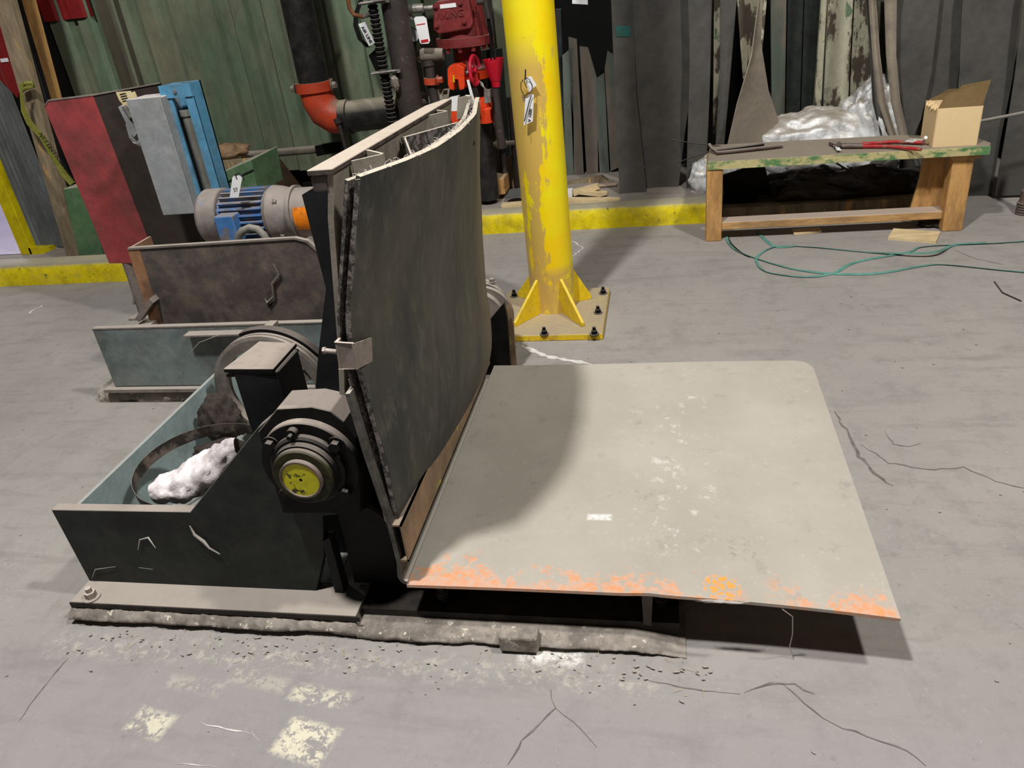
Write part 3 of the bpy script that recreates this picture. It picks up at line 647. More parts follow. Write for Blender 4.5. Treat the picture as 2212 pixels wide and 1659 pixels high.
mb.tube([hc+(e1*math.cos(t)+e2*math.sin(t))*.082 for t in [2*PI*i/28 for i in range(29)]], .011, 10)
for t in (0, PI/2, PI, 3*PI/2): mb.tube([hc, hc+(e1*math.cos(t)+e2*math.sin(t))*.08], .006, 8)
mb.cyl(hc-axd*.015, hc+axd*.015, .018)
obj('handwheel', mb, 'wheel_red', v)
obj('lower_pipe', MB().cyl((vx+.05, YV+.04, .15), (vx+.05, YV+.04, fz-.21), .07, n=28), 'pipe_black', v)
obj('lower_coupling', MB().cyl((vx+.07, YV+.02, V(1010, 240).z), (vx+.07, YV+.02, V(1010, 240).z+.08), .10, n=28), 'valve_orange', v)
# trim pipework
t = thing('trim_pipework', 'grey dusty pipe tees and elbows left of the red valve', 'pipe fittings', V(930, 190, -.1))
obj('tee_fitting', MB().tube([V(898, 120, -.1), V(915, 119, -.1), V(940, 118, -.1), V(958, 117, -.1)], .04, 14, rr=[.026, .04, .038, .034]).cyl(V(958, 117, -.1), V(930, 118, -.1), .03), 'pipe_grey', t)
obj('down_pipe', MB().cyl(V(926, 130, -.1), V(931, 170, -.1), .03).cyl(V(925, 130, -.1), V(927, 142, -.1), .038), 'pipe_brown', t)
obj('coupling_clamp', MB().cyl(V(931, 168, -.1), V(932, 182, -.1), .048).hexbolt(V(946, 173, -.13), (1, 0, 0), .02, .03), 'coupling', t)
obj('lower_run', MB().cyl(V(932, 182, -.1), V(946, 250, -.1), .03), 'pipe_brown', t)
obj('small_pipe', MB().cyl(V(868, 22, -.1), V(936, 16, -.1), .014).cyl(V(876, 10, -.1), V(890, 45, -.1), .016).cyl(V(880, 20, -.12), V(915, 17, -.12), .024), 'chrome', t)
obj('bracket_rail', MB().cyl(V(903, 120, 0), V(925, 240, 0), .007).cyl(V(912, 120, 0), V(934, 240, 0), .007), 'conduit', t)
for i, (a, b, c_, d_) in enumerate(((862, -20, 1, 40), (1025, -20, 1040, 100), (1052, -20, 1060, 130))):
    pass
obj('gauge_ring', MB().lathe(V(897, 75, -.12), (-.2, -1, 0), [(0, 0), (0, .043), (.03, .043), (.03, .038), (.028, .038)], 24), 'black', t)
obj('gauge_dial', MB().cyl(V(897, 75, -.15), V(897, 75, -.153), .038), 'glass', t)
t = thing('inspection_tag', 'tall white tag with red print left of the red valve', 'tag', V(910, 65, -.2))
obj('tag_plate', pxpoly([(894, 40), (898, 36), (915, 35), (921, 40), (929, 88), (926, 94), (910, 95), (907, 92)], YV-.2, .003), 'white', t)
obj('red_band', pxpoly([(909, 87), (924, 84), (926, 90), (910, 93)], YV-.202, .002), 'red_label', t)
obj('red_heading', pxpoly([(899, 53), (918, 50), (918, 52), (899, 55)], YV-.202, .002), 'red_label', t)
t = thing('drain_cup', 'bright red funnel cup under two thin tubes beside the yellow column', 'funnel', V(1062, 190, -.1))
a, b = V(1063, 138, -.1), V(1069, 188, -.1)
obj('funnel', MB().lathe((a.x+.01, a.y, b.z), (0, 0, 1), [(0, .026), (.03, .028), (.036, .032), (.16, .064), (.16, .060), (.04, .028), (.0, .022)], 28), 'cup_red', t)
obj('drip_tube', MB().tube([V(1042, -20, -.1), V(1050, 30, -.1), V(1058, 60, -.1), V(1062, 145, -.1)], .006, 8).tube([V(1054, 30, -.08), V(1062, 70, -.08), V(1069, 145, -.08)], .005, 8), 'black', t)
obj('cock', MB().cyl(V(1030, 5, -.1), V(1046, 3, -.1), .014).cyl(V(1046, -6, -.1), V(1056, 40, -.1), .016), 'pipe_brown', t)
obj('drain_pipe', MB().cyl(V(1068, 190, -.1), V(1084, 320, -.1), .028), 'pipe_brown', t)
t = thing('padlocked_tag', 'narrow white tag with padlock below the pink handwheel', 'tag', V(1022, 200, -.2))
obj('tag_plate', pxpoly([(1008, 173), (1013, 172), (1026, 220), (1020, 224)], YV-.2, .003), 'white', t)
obj('lock_body', pxpoly([(1045, 195), (1058, 193), (1060, 222), (1046, 224)], YV-.2, .03), 'chrome', t, .003)
obj('shackle', MB().tube([V(1049, 198, -.19), V(1042, 180, -.19), V(1036, 174, -.19), V(1040, 184, -.19), V(1056, 198, -.19)], .004, 8), 'chrome', t)
solo('red_pipe_cap', MB().cyl(V(1050, 236, -.05), V(1053, 264, -.05), .05).cyl(V(1042, 240, -.05), V(1066, 236, -.05), .022), 'valve_orange', 'dark orange pipe end behind the liner top near the column', 'pipe fitting')
t = thing('cross_pipe', 'thin horizontal pipe with brass tee left of the yellow column', 'pipe', V(1070, 312, .2))
obj('pipe', MB().cyl(V(1030, 316, .2), V(1112, 308, .2), .016), 'pipe_grey', t)
obj('brass_tee', MB().cyl(V(1072, 312, .2), V(1094, 310, .2), .026).cyl(V(1083, 311, .2), V(1082, 300, .2), .02), 'tan_edge', t)
for i, (x0, y0, x1, y1, r, lb) in enumerate(((1052, -20, 1062, 120, .02, 'thin grey riser pipe behind the red drain funnel'), (1000, 250, 1062, 258, .03, 'short dark pipe stub below the red valve'), (1104, 210, 1112, 330, .03, 'brown riser partly hidden behind the yellow column'))):
    solo('riser_pipe', MB().cyl(V(x0, y0, .25), (V(x1, y1, .25).x, V(x1, y1, .25).y, .118), r), 'pipe_brown', lb, 'pipe')
# plastic bottle near liner top, base stretched down to the floor
t = thing('stretched_bottle', 'orange and white plastic bottle stretched to the floor behind the liner top', 'post', V(977, 250, -.3))
obj('white_top', pxpoly([(970, 212), (989, 208), (987, 240), (972, 240)], YV-.3, .05), 'white', t)
obj('orange_base', pxpoly([(972, 240), (987, 240), (1012, 452), (1002, 452)], YV-.3, .05), 'valve_orange', t)

# debris behind the kerb
t = thing('wood_block', 'square cut timber block on the slab left of the column', 'timber', W(1070, 420, 5.1))
obj('end_grain_block', pxpoly([(1043, 390), (1088, 385), (1092, 420), (1050, 425)], 5.1, .18), 'wood', t, .004)
solo('leaning_sheet', pxpoly([(1092, 342), (1113, 330), (1120, 405), (1090, 420)], 5.35, .03), 'wood_grey', 'leaning plywood offcut behind the yellow column', 'board')
solo('steel_offcut', pxpoly([(1098, 414), (1130, 410), (1130, 425), (1092, 430)], 5.0, .06), 'galv', 'grey metal offcut on slab just left of the column', 'offcut')
for k, (pts, Y, lb, mt) in enumerate((
    ([(1082, 444), (1130, 440), (1130, 452), (1084, 456)], 4.88, 'reddish splintered lath on the slab left of the column', 'wood_pale'),
    ([(1215, 432), (1338, 432), (1340, 438), (1218, 448)], 4.90, 'long pale split plank lying along the kerb right of the column', 'wood_pale'),
    ([(1236, 414), (1290, 401), (1295, 409), (1240, 424)], 5.05, 'upper crossed stake behind the kerb right of the column', 'wood_pale'),
    ([(1250, 412), (1310, 418), (1312, 421), (1295, 425), (1246, 420)], 5.02, 'lower crossed stake behind the kerb right of the column', 'wood_pale'),
    ([(1218, 414), (1235, 412), (1236, 426), (1222, 428)], 5.0, 'small white block beside the column on the slab', 'white'),
    ([(1285, 404), (1332, 400), (1336, 420), (1310, 421)], 5.25, 'dark brown board scrap under the torn panels', 'brown'),
    ([(1225, 396), (1300, 382), (1318, 396), (1240, 404)], 5.4, 'dusty grey board scrap at the foot of the torn panels', 'wood_grey'))):
    p = W(*pts[0], Y); base = .118
    solo('wood_scrap', pxpoly(pts, Y, .07), mt, lb, 'scrap')

# ================================================================ RUBBER STRIP CURTAIN
def strip(L, R, Y, label, mat='strip', wob=.02, seed=0, top=True, name='rubber_strip', th=.006, tw=0., curl=0.):
    n = 24
    def samp(P, t):
        k = t*(len(P)-1); i = min(int(k), len(P)-2); f = k-i
        return (P[i][0]*(1-f)+P[i+1][0]*f, P[i][1]*(1-f)+P[i+1][1]*f)
    rows = []
    if top:
        a, b = W(*L[0], Y), W(*R[0], Y); rows.append([Vector((a.x+(b.x-a.x)*j/6, Y, 2.6)) for j in range(7)])
    for i in range(n+1):
        t = i/n; l = W(*samp(L, t), Y); r = W(*samp(R, t), Y); row = []
        for j in range(7):
            p = l.lerp(r, j/6)
            p.y += wob*noise.noise(Vector((p.x*2.5+seed, p.z*1.2, seed)))*2 + tw*(j/6-.5)*t + .03*math.sin(j/6*PI)*wob*20
            if curl and t > .82: p.y -= curl*(t-.82)/.18
            row.append(p)
        rows.append(row)
    s_o = solo(name, MB().sheet(rows, th), mat, label, 'rubber strip', 'hanging rubber curtain strips')
    s_o['rows'] = 0; del s_o['rows']; STRIP_ROWS[0] = rows
    return s_o
STRIP_ROWS = [None]
strip([(1320, -10), (1328, 200), (1340, 430)], [(1366, -10), (1374, 200), (1400, 436)], 5.12, 'leftmost hanging rubber strip with teal paint mark', seed=1, curl=.05)
s1 = bpy.data.objects['rubber_strip']; rws = STRIP_ROWS[0]
for nm_, sg in (('paint_mark', -1),):
    mbm = MB(); q0 = [rws[5][k].lerp(rws[6][k], -.2)+Vector((0, -.004, 0)) for k in range(1, 6)]; q1 = [rws[6][k].lerp(rws[7][k], .1)+Vector((0, -.004, 0)) for k in range(1, 6)]
    q0b = [p+Vector((0, .012, 0)) for p in q0]; q1b = [p+Vector((0, .012, 0)) for p in q1]
    mbm.add(q0+q1+q0b+q1b, [(k, k+1, k+6, k+5) for k in range(4)]+[(k+10, k+11, k+16, k+15) for k in range(4)]+[(0, 1, 11, 10)])
    label_part(obj(nm_, mbm, 'teal_paint', s1), 'teal paint mark')
strip([(1366, -10), (1376, 200), (1398, 405)], [(1486, -10), (1492, 200), (1478, 300), (1462, 434)], 5.16, 'wide grey rubber strip second from the left', seed=2)
strip([(1486, -10), (1490, 120), (1482, 435)], [(1538, -10), (1534, 150), (1524, 440)], 5.10, 'narrow scuffed rubber strip third from the left', seed=3)
strip([(1556, -10), (1556, 150), (1546, 332)], [(1592, -10), (1582, 100), (1562, 334)], 4.98, 'slim rubber strip left of the twisted one', 'strip', seed=4)
strip([(1642, -10), (1622, 120), (1590, 220), (1566, 318)], [(1650, -10), (1645, 90), (1664, 200), (1702, 308)], 4.92, 'twisted rubber strip fanning out onto the bench', 'strip_light', seed=5, tw=.25)
strip([(1870, -10), (1882, 120), (1886, 220), (1906, 306)], [(1882, -10), (1890, 120), (1905, 220), (1926, 306)], 4.95, 'thin dark rubber strip just left of the paired pale ones', 'strip', seed=6)
strip([(1880, -10), (1888, 120), (1898, 220), (1926, 306)], [(1892, -10), (1900, 120), (1912, 220), (1938, 306)], 4.88, 'first narrow pale rubber strip over the white bag', 'strip_light', seed=7)
strip([(1912, -10), (1916, 120), (1926, 220), (1946, 304)], [(1938, -10), (1936, 120), (1944, 220), (1962, 304)], 4.88, 'second pale rubber strip over the white bag', 'strip_light', seed=8)
strip([(1934, -10), (1938, 160), (1962, 300), (1990, 390)], [(2030, -10), (2012, 160), (1990, 260), (1972, 300), (2000, 392)], 5.0, 'broad dark rubber strip left of the carton', seed=9)
strip([(2020, -10), (2004, 160), (1994, 290), (1976, 400)], [(2086, -10), (2070, 160), (2058, 290), (2046, 400)], 5.06, 'rubber strip hanging directly behind the carton', seed=10)
strip([(2080, -10), (2072, 160), (2060, 300), (2052, 436)], [(2208, -10), (2188, 160), (2160, 300), (2140, 436)], 4.98, 'widest rubber strip right of the carton', seed=11)
strip([(2212, -10), (2192, 160), (2170, 300), (2150, 425)], [(2300, -10), (2280, 160), (2262, 300), (2250, 420)], 4.90, 'rubber strip at the right picture edge', seed=12)
solo('round_sign', MB().box(0, .001, 0, .001, 0, .001) if False else pxpoly([(1236, -30), (1268, -30), (1270, 10), (1236, 8)], 5.5, .01), 'white', 'partly cut off white label high on the dark gap', 'label')
# curtain rail that carries the strips
solo('curtain_rail', MB().box(W(1310, 0, 5.1).x, 3.0, 5.08, 5.16, 2.58, 2.66), 'galv', 'steel rail carrying the rubber strips above the picture', 'rail')
# insulation bag
def bag(c, r, seed, amp=.2, mat='foil', flat=0., fs=3.1):
    return MB().blob(c, r, amp, fs, 90, 56, flat, seed)
t = thing('insulation_bag', 'large silvery bag of insulation slumped behind the bench', 'bag', (.95, 5.1, 0))
obj('bag_body', bag((.90, 5.08, .27), (.44, .19, .29), 3, .14), 'foil', t)
obj('bag_fold', bag((.36, 5.05, .16), (.20, .12, .20), 8, .14), 'foil', t)
obj('bag_side', bag((1.22, 5.08, .34), (.19, .14, .36), 12, .14), 'foil', t)
obj('bag_skirt', bag((1.0, 4.92, .02), (.55, .16, .24), 15, .3, flat=.003), 'film_dark', t)
mb = MB().box(.35, 1.5, 4.72, 4.80, 0.0, .09)
solo('floor_sleeper', mb, 'wood_grey', 'dark timber lying on the floor beneath the bench', 'timber')
solo('dark_gap_sheet', pxpoly([(1560, 380), (1650, 350), (1680, 470), (1570, 470)], 4.85, .02), 'dark_void', 'near-black sheet standing for the dark gap behind the left bench leg', 'board')  # unlit-dark sheet fills the gap behind the bench

# ================================================================ BENCH
b = thing('work_bench', 'low rough timber bench with dusty top and flaking green edge', 'bench', (.92, 4.5, 0))
zt = .452; G = []
ftl, ftr = WZ(1530, 345, zt), WZ(2133, 318, zt)
ZT = zt
obj('bench_top', MB().prism([(.235, 4.39, ZT), (1.62, 4.34, ZT), (1.645, 4.40, ZT), (1.62, 4.54, ZT), (1.30, 4.72, ZT), (.27, 4.80, ZT)], (0, 0, -.03)), 'bench_top', b, .003)
obj('edge_strip', MB().obox((.928, 4.361, ZT-.022), (.694, -.0245, 0), (0, .006, 0), (0, 0, .020)), 'bench_edge', b)
xl = W(1544, 440, 4.40).x
obj('leg', MB().box(.232, .318, 4.385, 4.46, .0, .415), 'wood', b, .004)
obj('leg', MB().box(.25, .33, 4.70, 4.77, .0, .415), 'wood', b, .004)
obj('leg', MB().box(1.47, 1.57, 4.37, 4.46, .0, .40), 'wood', b, .004)
obj('leg', MB().box(1.42, 1.52, 4.62, 4.72, .0, .415), 'wood', b, .004)
obj('gusset_board', MB().prism([(1.385, 4.50, .415), (1.475, 4.50, .415), (1.50, 4.50, .02), (1.33, 4.50, .06)], (0, .02, 0)), 'wood', b)
obj('leg_block', MB().box(1.46, 1.60, 4.365, 4.46, .385, .42), 'wood', b, .003)
obj('stretcher', MB().box(.31, 1.48, 4.40, 4.50, .06, .105), 'wood_h', b, .004)
obj('cross_batten', MB().box(1.28, 1.62, 4.37, 4.45, .405, .422), 'wood', b)
# carton
c = thing('open_carton', 'open cardboard carton with torn flap on the right end of the bench', 'box', (1.46, 4.45, ZT))
A = WZ(1990, 298, ZT); B = WZ(2015, 318, ZT); D = WZ(2108, 313, ZT); Cc = A+(D-B); hgt = .205
ht = W(2125, 222, D.y).z-ZT; hl = W(2040, 240, B.y).z-ZT; hh = (ht+hl)/2
up = Vector((0, 0, hh))
def quad(p, q, h0, h1, th=.004):
    n_ = (q-p).cross(Vector((0, 0, 1))).normalized()*th
    return MB().prism([p, q, q+Vector((0, 0, h1)), p+Vector((0, 0, h0))], n_)
obj('carton_front', quad(B, D, hh, hh), 'card', c); obj('carton_side', quad(A, B, hh*1.02, hh), 'card', c)
obj('carton_back', quad(A, Cc, hh, hh), 'card', c); obj('carton_side', quad(D, Cc, hh, hh), 'card', c)
obj('carton_base', MB().prism([A, B, D, Cc], (0, 0, .004)), 'card', c)
fl = (D-B)*.06
obj('flap', MB().prism([B+up+(D-B)*.0, D+up, D+up+Vector((.03, .035, .115)), B+up+(D-B)*.52+Vector((.0, .035, .10)), B+up+(D-B)*.42+Vector((0, .03, .075)), B+up+(D-B)*.16+Vector((0, .025, .06))], (0, .004, 0)), 'card_in', c)
obj('flap', MB().prism([A+up, Cc+up, Cc+up+Vector((0, .01, .05)), A+up+(Cc-A)*.5+Vector((0, .01, .05)), A+up+(Cc-A)*.35+Vector((0, .01, .03))], (0, .004, 0)), 'card_in', c)
mb = MB()
for i in range(6): mb.obox(A.lerp(B, .2+.13*i)+up+Vector((0, 0, random.uniform(-.008, .012))), (.012, .003, .005), (.002, .006, 0), (0, .002, .008))
label_part(obj('torn_edge', mb, 'card', c), 'torn side edge of the carton')
mb = MB(); dn = (D-B).normalized(); off = Vector((0, -.0015, 0))
def tick(u, v_, su, sv):
    p = B+(D-B)*u+Vector((0, 0, hh*v_))+off
    mb.obox(p+dn*.007*su, dn*.007, (0, .0006, 0), (0, 0, .0011)); mb.obox(p+Vector((0, 0, .007*sv)), dn*.0011, (0, .0006, 0), (0, 0, .007))
tick(.22, .42, 1, -1); tick(.86, .42, -1, -1); tick(.86, .08, -1, 1); tick(.14, .06, 1, 1); tick(.06, .10, 1, 1)
obj('corner_marks', mb, 'ink', c)
solo('white_rod', MB().cyl(W(2108, 264, 4.62), W(2230, 240, 4.62), .009), 'conduit', 'pale rod sticking out behind the carton to the right edge', 'rod')
# bolt cutter and pry bar
t = thing('bolt_cutter', 'long bolt cutter with red handles lying on the bench', 'tool', WZ(1900, 318, ZT))
zb = ZT+.014
def B2(px, py, z=zb): return WZ(px, py, z)
obj('handle', MB().tube([B2(1862, 316), B2(1920, 316), B2(1990, 323)], .009, 10), 'red_tool', t)
obj('handle', MB().tube([B2(1858, 311), B2(1930, 306), B2(1998, 308)], .009, 10), 'red_tool', t)
obj('linkage', MB().tube([B2(1800, 316), B2(1830, 316), B2(1864, 316)], .009, 8, rr=[.006, .012, .010]).tube([B2(1800, 312), B2(1830, 310), B2(1862, 311)], .009, 8, rr=[.006, .012, .010]), 'tool_steel', t)
obj('jaw', MB().prism([B2(1790, 313, zb-.008), B2(1812, 308, zb-.008), B2(1818, 316, zb-.008), B2(1806, 319, zb-.008)], (0, 0, .016)).cyl(B2(1812, 311, zb-.01), B2(1812, 311, zb+.018), .012), 'tool_steel', t)
obj('paper_tab', MB().prism([B2(1803, 316), B2(1812, 317), B2(1818, 325), B2(1808, 325)], (0, 0, .001)), 'white', t)
solo('glove_scrap', MB().blob(WZ(1975, 304, ZT+.018), (.045, .025, .012), .4, 5, 20, 12, ZT+.002, 4), 'foil', 'crumpled clear film scrap by the red handle end', 'scrap')
solo('white_stick', MB().tube([WZ(1982, 308, ZT+.01), WZ(1992, 304, ZT+.02), WZ(2000, 297, ZT+.045)], .006, 8, rr=[.004, .005, .009]), 'white', 'small white plastic piece leaning against the carton', 'plastic piece')
t = thing('pry_bar', 'bent dark steel bar lying on the left end of the bench', 'tool', WZ(1600, 330, ZT))
obj('bar', MB().tube([B2(1532, 312, zb+.03), B2(1538, 322, zb+.01), B2(1550, 330), B2(1600, 325), B2(1690, 315)], .010, 10), 'tool_steel', t)
obj('second_bar', MB().tube([B2(1545, 326), B2(1600, 319), B2(1650, 312)], .008, 10), 'black', t)
solo('dark_rag', MB().blob(WZ(1640, 322, ZT+.006), (.07, .022, .008), .4, 4, 24, 10, ZT+.001, 9), 'lint', 'dark flat rag under the pry bar on the bench', 'rag')
solo('wire', MB().tube([W(1450, 302, 4.75), W(1500, 310, 4.75), W(1560, 316, 4.75), W(1640, 314, 4.75)], .003, 6), 'black', 'thin black wire sticking out left above the bench', 'wire')
solo('wire', MB().tube([W(1462, 352, 4.45), W(1500, 338, 4.42), W(1536, 326, 4.42)], .003, 6), 'black', 'thin wire poking left from the bench corner', 'wire')
solo('brace_rod', MB().cyl(W(1806, 352, 4.5), W(1882, 398, 4.5), .005), 'black', 'thin black rod slanting under the bench top', 'rod')
solo('tile_scrap', MB().prism([WZ(a, b_, .012) for a, b_ in ((1930, 493), (2032, 500), (2022, 522), (1918, 513))], (0, 0, -.012)), 'wood_pale', 'flat pale board scrap on floor before the right bench leg', 'scrap')
solo('wood_chip', MB().prism([WZ(a, b_, .014) for a, b_ in ((1712, 495), (1770, 490), (1775, 498), (1715, 504))], (0, 0, -.012)), 'wood_pale', 'small orange wood chip on floor under the bench rail', 'scrap')
solo('lint_clump', MB().blob(WZ(2020, 480, .02), (.08, .05, .03), .5, 6, 24, 14, .001, 4), 'lint', 'grey lint clump at the foot of the right bench leg', 'lint')
# green strapping loops
def band(name, pts, mat, wd, label, up_=.004):
    P = [WZ(a, b_, up_+(c_ if len(q) > 2 else 0)) for q in pts for a, b_, c_ in [(q+(0,))[:3]]]
    # Catmull-Rom
    Q = []
    for i in range(len(P)-1):
        p0, p1, p2, p3 = P[max(i-1, 0)], P[i], P[i+1], P[min(i+2, len(P)-1)]
        for k in range(8):
            t_ = k/8; Q.append(.5*((2*p1)+(p2-p0)*t_+(2*p0-5*p1+4*p2-p3)*t_*t_+(3*p1-p0-3*p2+p3)*t_**3))
    Q.append(P[-1]); G = []
    for i, p in enumerate(Q):
        d = (Q[min(i+1, len(Q)-1)]-Q[max(i-1, 0)]); nn = Vector((-d.y, d.x, .3*math.sin(i*.13)*d.length)).normalized()*wd/2
        a_, b2 = p+nn, p-nn; lo = min(a_.z, b2.z); sh = max(0, .002-lo)
        G.append([a_+Vector((0, 0, sh)), b2+Vector((0, 0, sh))])
    return solo(name, MB().sheet(G, .001), mat, label, 'strapping', 'loose strapping on the floor')
band('plastic_strap', [(2260, 517), (2150, 525), (2000, 532), (1960, 545), (1850, 566), (1800, 590), (1740, 598), (1660, 588), (1636, 568), (1640, 550), (1680, 532), (1760, 534), (1880, 545), (2010, 546, .02), (2060, 530), (2130, 524)], 'strap_green', .016, 'green plastic strap looping across the floor from the right edge')
band('plastic_strap', [(2260, 592), (2150, 582), (2050, 572), (2000, 573), (1900, 590), (1810, 592), (1720, 582), (1640, 560), (1590, 540), (1572, 520), (1570, 505)], 'strap_green', .016, 'lower green plastic strap curving below the bench')
band('plastic_strap', [(1634, 498), (1650, 515), (1676, 533), (1720, 531)], 'strap_green', .018, 'short green strap end coming from under the bench')
band('plastic_strap', [(1572, 508), (1578, 525), (1600, 545), (1620, 555)], 'strap_black', .01, 'short black strap end beside the left bench leg')
solo('bent_wire', MB().tube([WZ(2148, 608, .004), WZ(2166, 632, .004), WZ(2206, 650, .004)], .003, 6), 'black', 'short bent black wire on the floor at right', 'wire')
# jack / coupling at right edge
t = thing('threaded_coupling', 'dark ribbed metal coupling standing at the right picture edge', 'fitting', WZ(2208, 465, 0))
o = WZ(2212, 462, 0); prof = [(0, 0), (0, .045)]
for k in range(5): prof += [(.004+k*.014, .045), (.010+k*.014, .045), (.011+k*.014, .038), (.014+k*.014, .038)]
prof += [(.08, .036), (.13, .036), (.14, .03), (.16, .018), (.19, .018), (.2, .028), (.22, .02), (.5, .018), (.5, 0)]
obj('ribbed_body', MB().lathe(o, (0, 0, 1), prof, 24), 'tool_steel', t)
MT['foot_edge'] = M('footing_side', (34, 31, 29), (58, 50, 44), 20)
# ================================================================ YELLOW COLUMN
pc = Vector((-.533, 3.455, 0)); PR = .1065
t = thing('steel_column', 'round yellow steel column with worn paint bolted to the floor', 'column', pc)
obj('column_shaft', MB().cyl(pc+Vector((0, 0, .03)), pc+Vector((0, 0, 3.3)), PR, n=56), 'pole', t)
obj('base_plate', MB().box(-.80, -.275, 3.12, 3.67, 0, .03), 'pole_base', t, .003)
def gus(px, py, top, deep=0):
    f = WZ(px, py, .03); d = (f-pc); d.z = 0; L = d.length; d.normalize(); nn = Vector((-d.y, d.x, 0))*.007
    a = pc+d*(PR-.01); a.z = .03
    pts = [a, pc+d*L+Vector((0, 0, .03)), pc+d*L+Vector((0, 0, .05)), a+d*.012+Vector((0, 0, top)), a+Vector((0, 0, top))]
    obj('gusset', MB().prism([p-nn for p in pts], nn*2), 'cap_g', t, .002)
MT['cap_g'] = M('yellow_gusset_paint', (238, 204, 26), (214, 180, 60), 8, .5, .64, .5, dust=.3, dustcol=(220, 200, 140), chips=((120, 96, 50), 26, .70))
gus(1112, 706, .17); gus(1260, 706, .17); gus(1277, 645, .17); gus(1120, 640, .17)
hb = None
for px, py in ((1176, 722), (1284, 722), (1292, 676), (1303, 634), (1111, 640)):
    p = WZ(px, py, .03)
    o = obj('anchor_bolt', MB().hexbolt(p, (0, 0, 1), .014, .02, .016), 'black', t)
tt = thing('lockout_tags', 'white lockout tags on black zip ties hanging on the yellow column', 'tags', W(1142, 230, 3.31))
YT = 3.325
obj('tag_plate', pxpoly([(1133, 170), (1147, 164), (1159, 184), (1149, 193), (1144, 200)], YT, .0015), 'white', tt)
obj('tag_plate', pxpoly([(1135, 212), (1143, 204), (1153, 204), (1151, 262), (1131, 271)], YT-.004, .0015), 'white', tt)
a, b = W(1146, 236, YT-.0055), W(1143, 262, YT-.0055)
text_mesh('lettering', '0001 A', .018, 'ink', tt, (a+b)/2, (b-a), (b-a).normalized().cross(Vector((0, -1, 0)))*-1, .0003)
obj('zip_tie', MB().tube([W(a, b, YT-.01) for a, b in ((1130, 172), (1125, 180), (1126, 195), (1132, 206), (1139, 205), (1149, 196), (1150, 184), (1143, 171), (1137, 168), (1132, 176), (1138, 190))], .0018, 6)
    .tube([W(a, b, YT-.012) for a, b in ((1148, 206), (1145, 214), (1139, 238), (1133, 262))], .0022, 6).tube([W(a, b, YT-.01) for a, b in ((1135, 150), (1135, 160), (1134, 172))], .003, 6)
    .tube([W(1140, 268, YT), W(1140, 292, YT)], .001, 5), 'ink', tt)
obj('brass_padlock', pxpoly([(1128, 206), (1134, 207), (1134, 220), (1129, 219)], YT-.004, .008), 'tan_edge', tt)

# ================================================================ TILTING MACHINE
mc = thing('tilting_machine', 'low steel tilting table with upright rubber-faced backrest and flat grey deck', 'machine', (-.8, 1.9, 0))
YF = 1.45
# footing plate and grout
base = obj('footing_plate', MB().box(-1.657, -.80, 1.366, 1.585, .050, .063), 'greydust', mc, .001)
label_part(obj('footing_beam', MB().box(-.80, .025, 1.405, 1.585, .0, .052), 'foot_edge', mc), 'footing beam coloured dark for shadow and grime under the deck')  # shadow and grime put into the beam's dark colour
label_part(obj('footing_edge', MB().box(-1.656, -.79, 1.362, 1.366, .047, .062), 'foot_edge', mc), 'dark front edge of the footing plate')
label_part(obj('footing_plate', MB().box(-2.40, -.9, 2.575, 2.70, .06, .075), 'greydust', mc), 'rear footing plate')
gr = thing('grout_bed', 'crumbling dusty grout bed under the front of the machine', 'grout', (-.83, 1.4, 0))
G = []
for i in range(560):
    x = -1.66+1.70*i/559; e_ = min(1, max(0, (.035-x))/.12)*.85+.15 if x > -.08 else 1
    H = (.046 if x < -.8 else .030)*e_; row = []
    und = .012*max(0, noise.noise(Vector((x*2.2, 7, 1)))+.25)
    for k, (yy, zz) in enumerate(((1.362, 0), (1.352, .006), (1.344, .012), (1.342, .02), (1.343, .027), (1.348, .034), (1.356, .041), (1.366, .046), (1.382, .0475), (1.41, .048))):
        zz = zz/.048*H; yy += und*2.2 if k < 3 else 0
        P_ = Vector((x*16, yy*30, zz*40)); d = noise.fractal(P_, .9, 2., 6)*.007; d2 = noise.fractal(P_*2.3+Vector((9, 9, 9)), .8, 2., 4)*.003
        row.append((x, yy-d-d2-(.008*noise.noise(Vector((x*5, 1, 4))) if k > 1 else 0), max(0, zz+(d*.5+d2 if 0 < k < 8 else 0))))
    row.append((x, 1.58, H)); row.append((x, 1.585, 0)); G.append(row)
obj('grout', MB().sheet(G, .002), 'grout', gr)
a, b = W(1076, 1368, 1.335), W(1166, 1418, 1.335)
obj('grout_lump', MB().box(a.x, b.x, 1.325, 1.37, .008, .058), 'grout', gr, .006, 2)
g2 = thing('grout_bed', 'rough grout bed under the far left end of the machine', 'grout', (-2.1, 2.62, 0)); G = []
for i in range(90):
    x = -2.46+1.3*i/89; nz = lambda k: noise.fractal(Vector((x*11, k*1.7, 5.1)), 1., 2., 5)
    G.append([(x, 2.60+.012*nz(0), 0.0), (x, 2.595+.016*nz(1), .03), (x, 2.615+.012*nz(2), .057+.004*nz(4)), (x, 2.75, .06), (x, 2.77, 0)])
obj('grout', MB().sheet(G, .002), 'grout', g2)
dd = MB(); rr = random.Random(4)
for i in range(150):
    p = Vector((rr.uniform(-1.6, .1), 1.335-abs(rr.gauss(0, .05)), .004)); s_ = rr.uniform(.002, .006)
    s_ *= .42; dd.obox(p, (s_*rr.uniform(.6, 2.5), s_*rr.uniform(-1, 1), 0), (-s_*.5, s_, 0), (0, 0, s_*.6))
for i in range(160):
    p = Vector((rr.uniform(-2.4, 1.6), rr.uniform(.95, 3.9), .002)); s_ = rr.uniform(.0008, .0024)
    dd.obox(p, (s_*1.4, s_*rr.uniform(-1, 1), 0), (-s_*.5, s_, 0), (0, 0, s_*.5))
o = solo('floor_grit', dd, 'greydust', 'scattered pale grit crumbs on the concrete around the machine', 'grit'); o['kind'] = 'stuff'
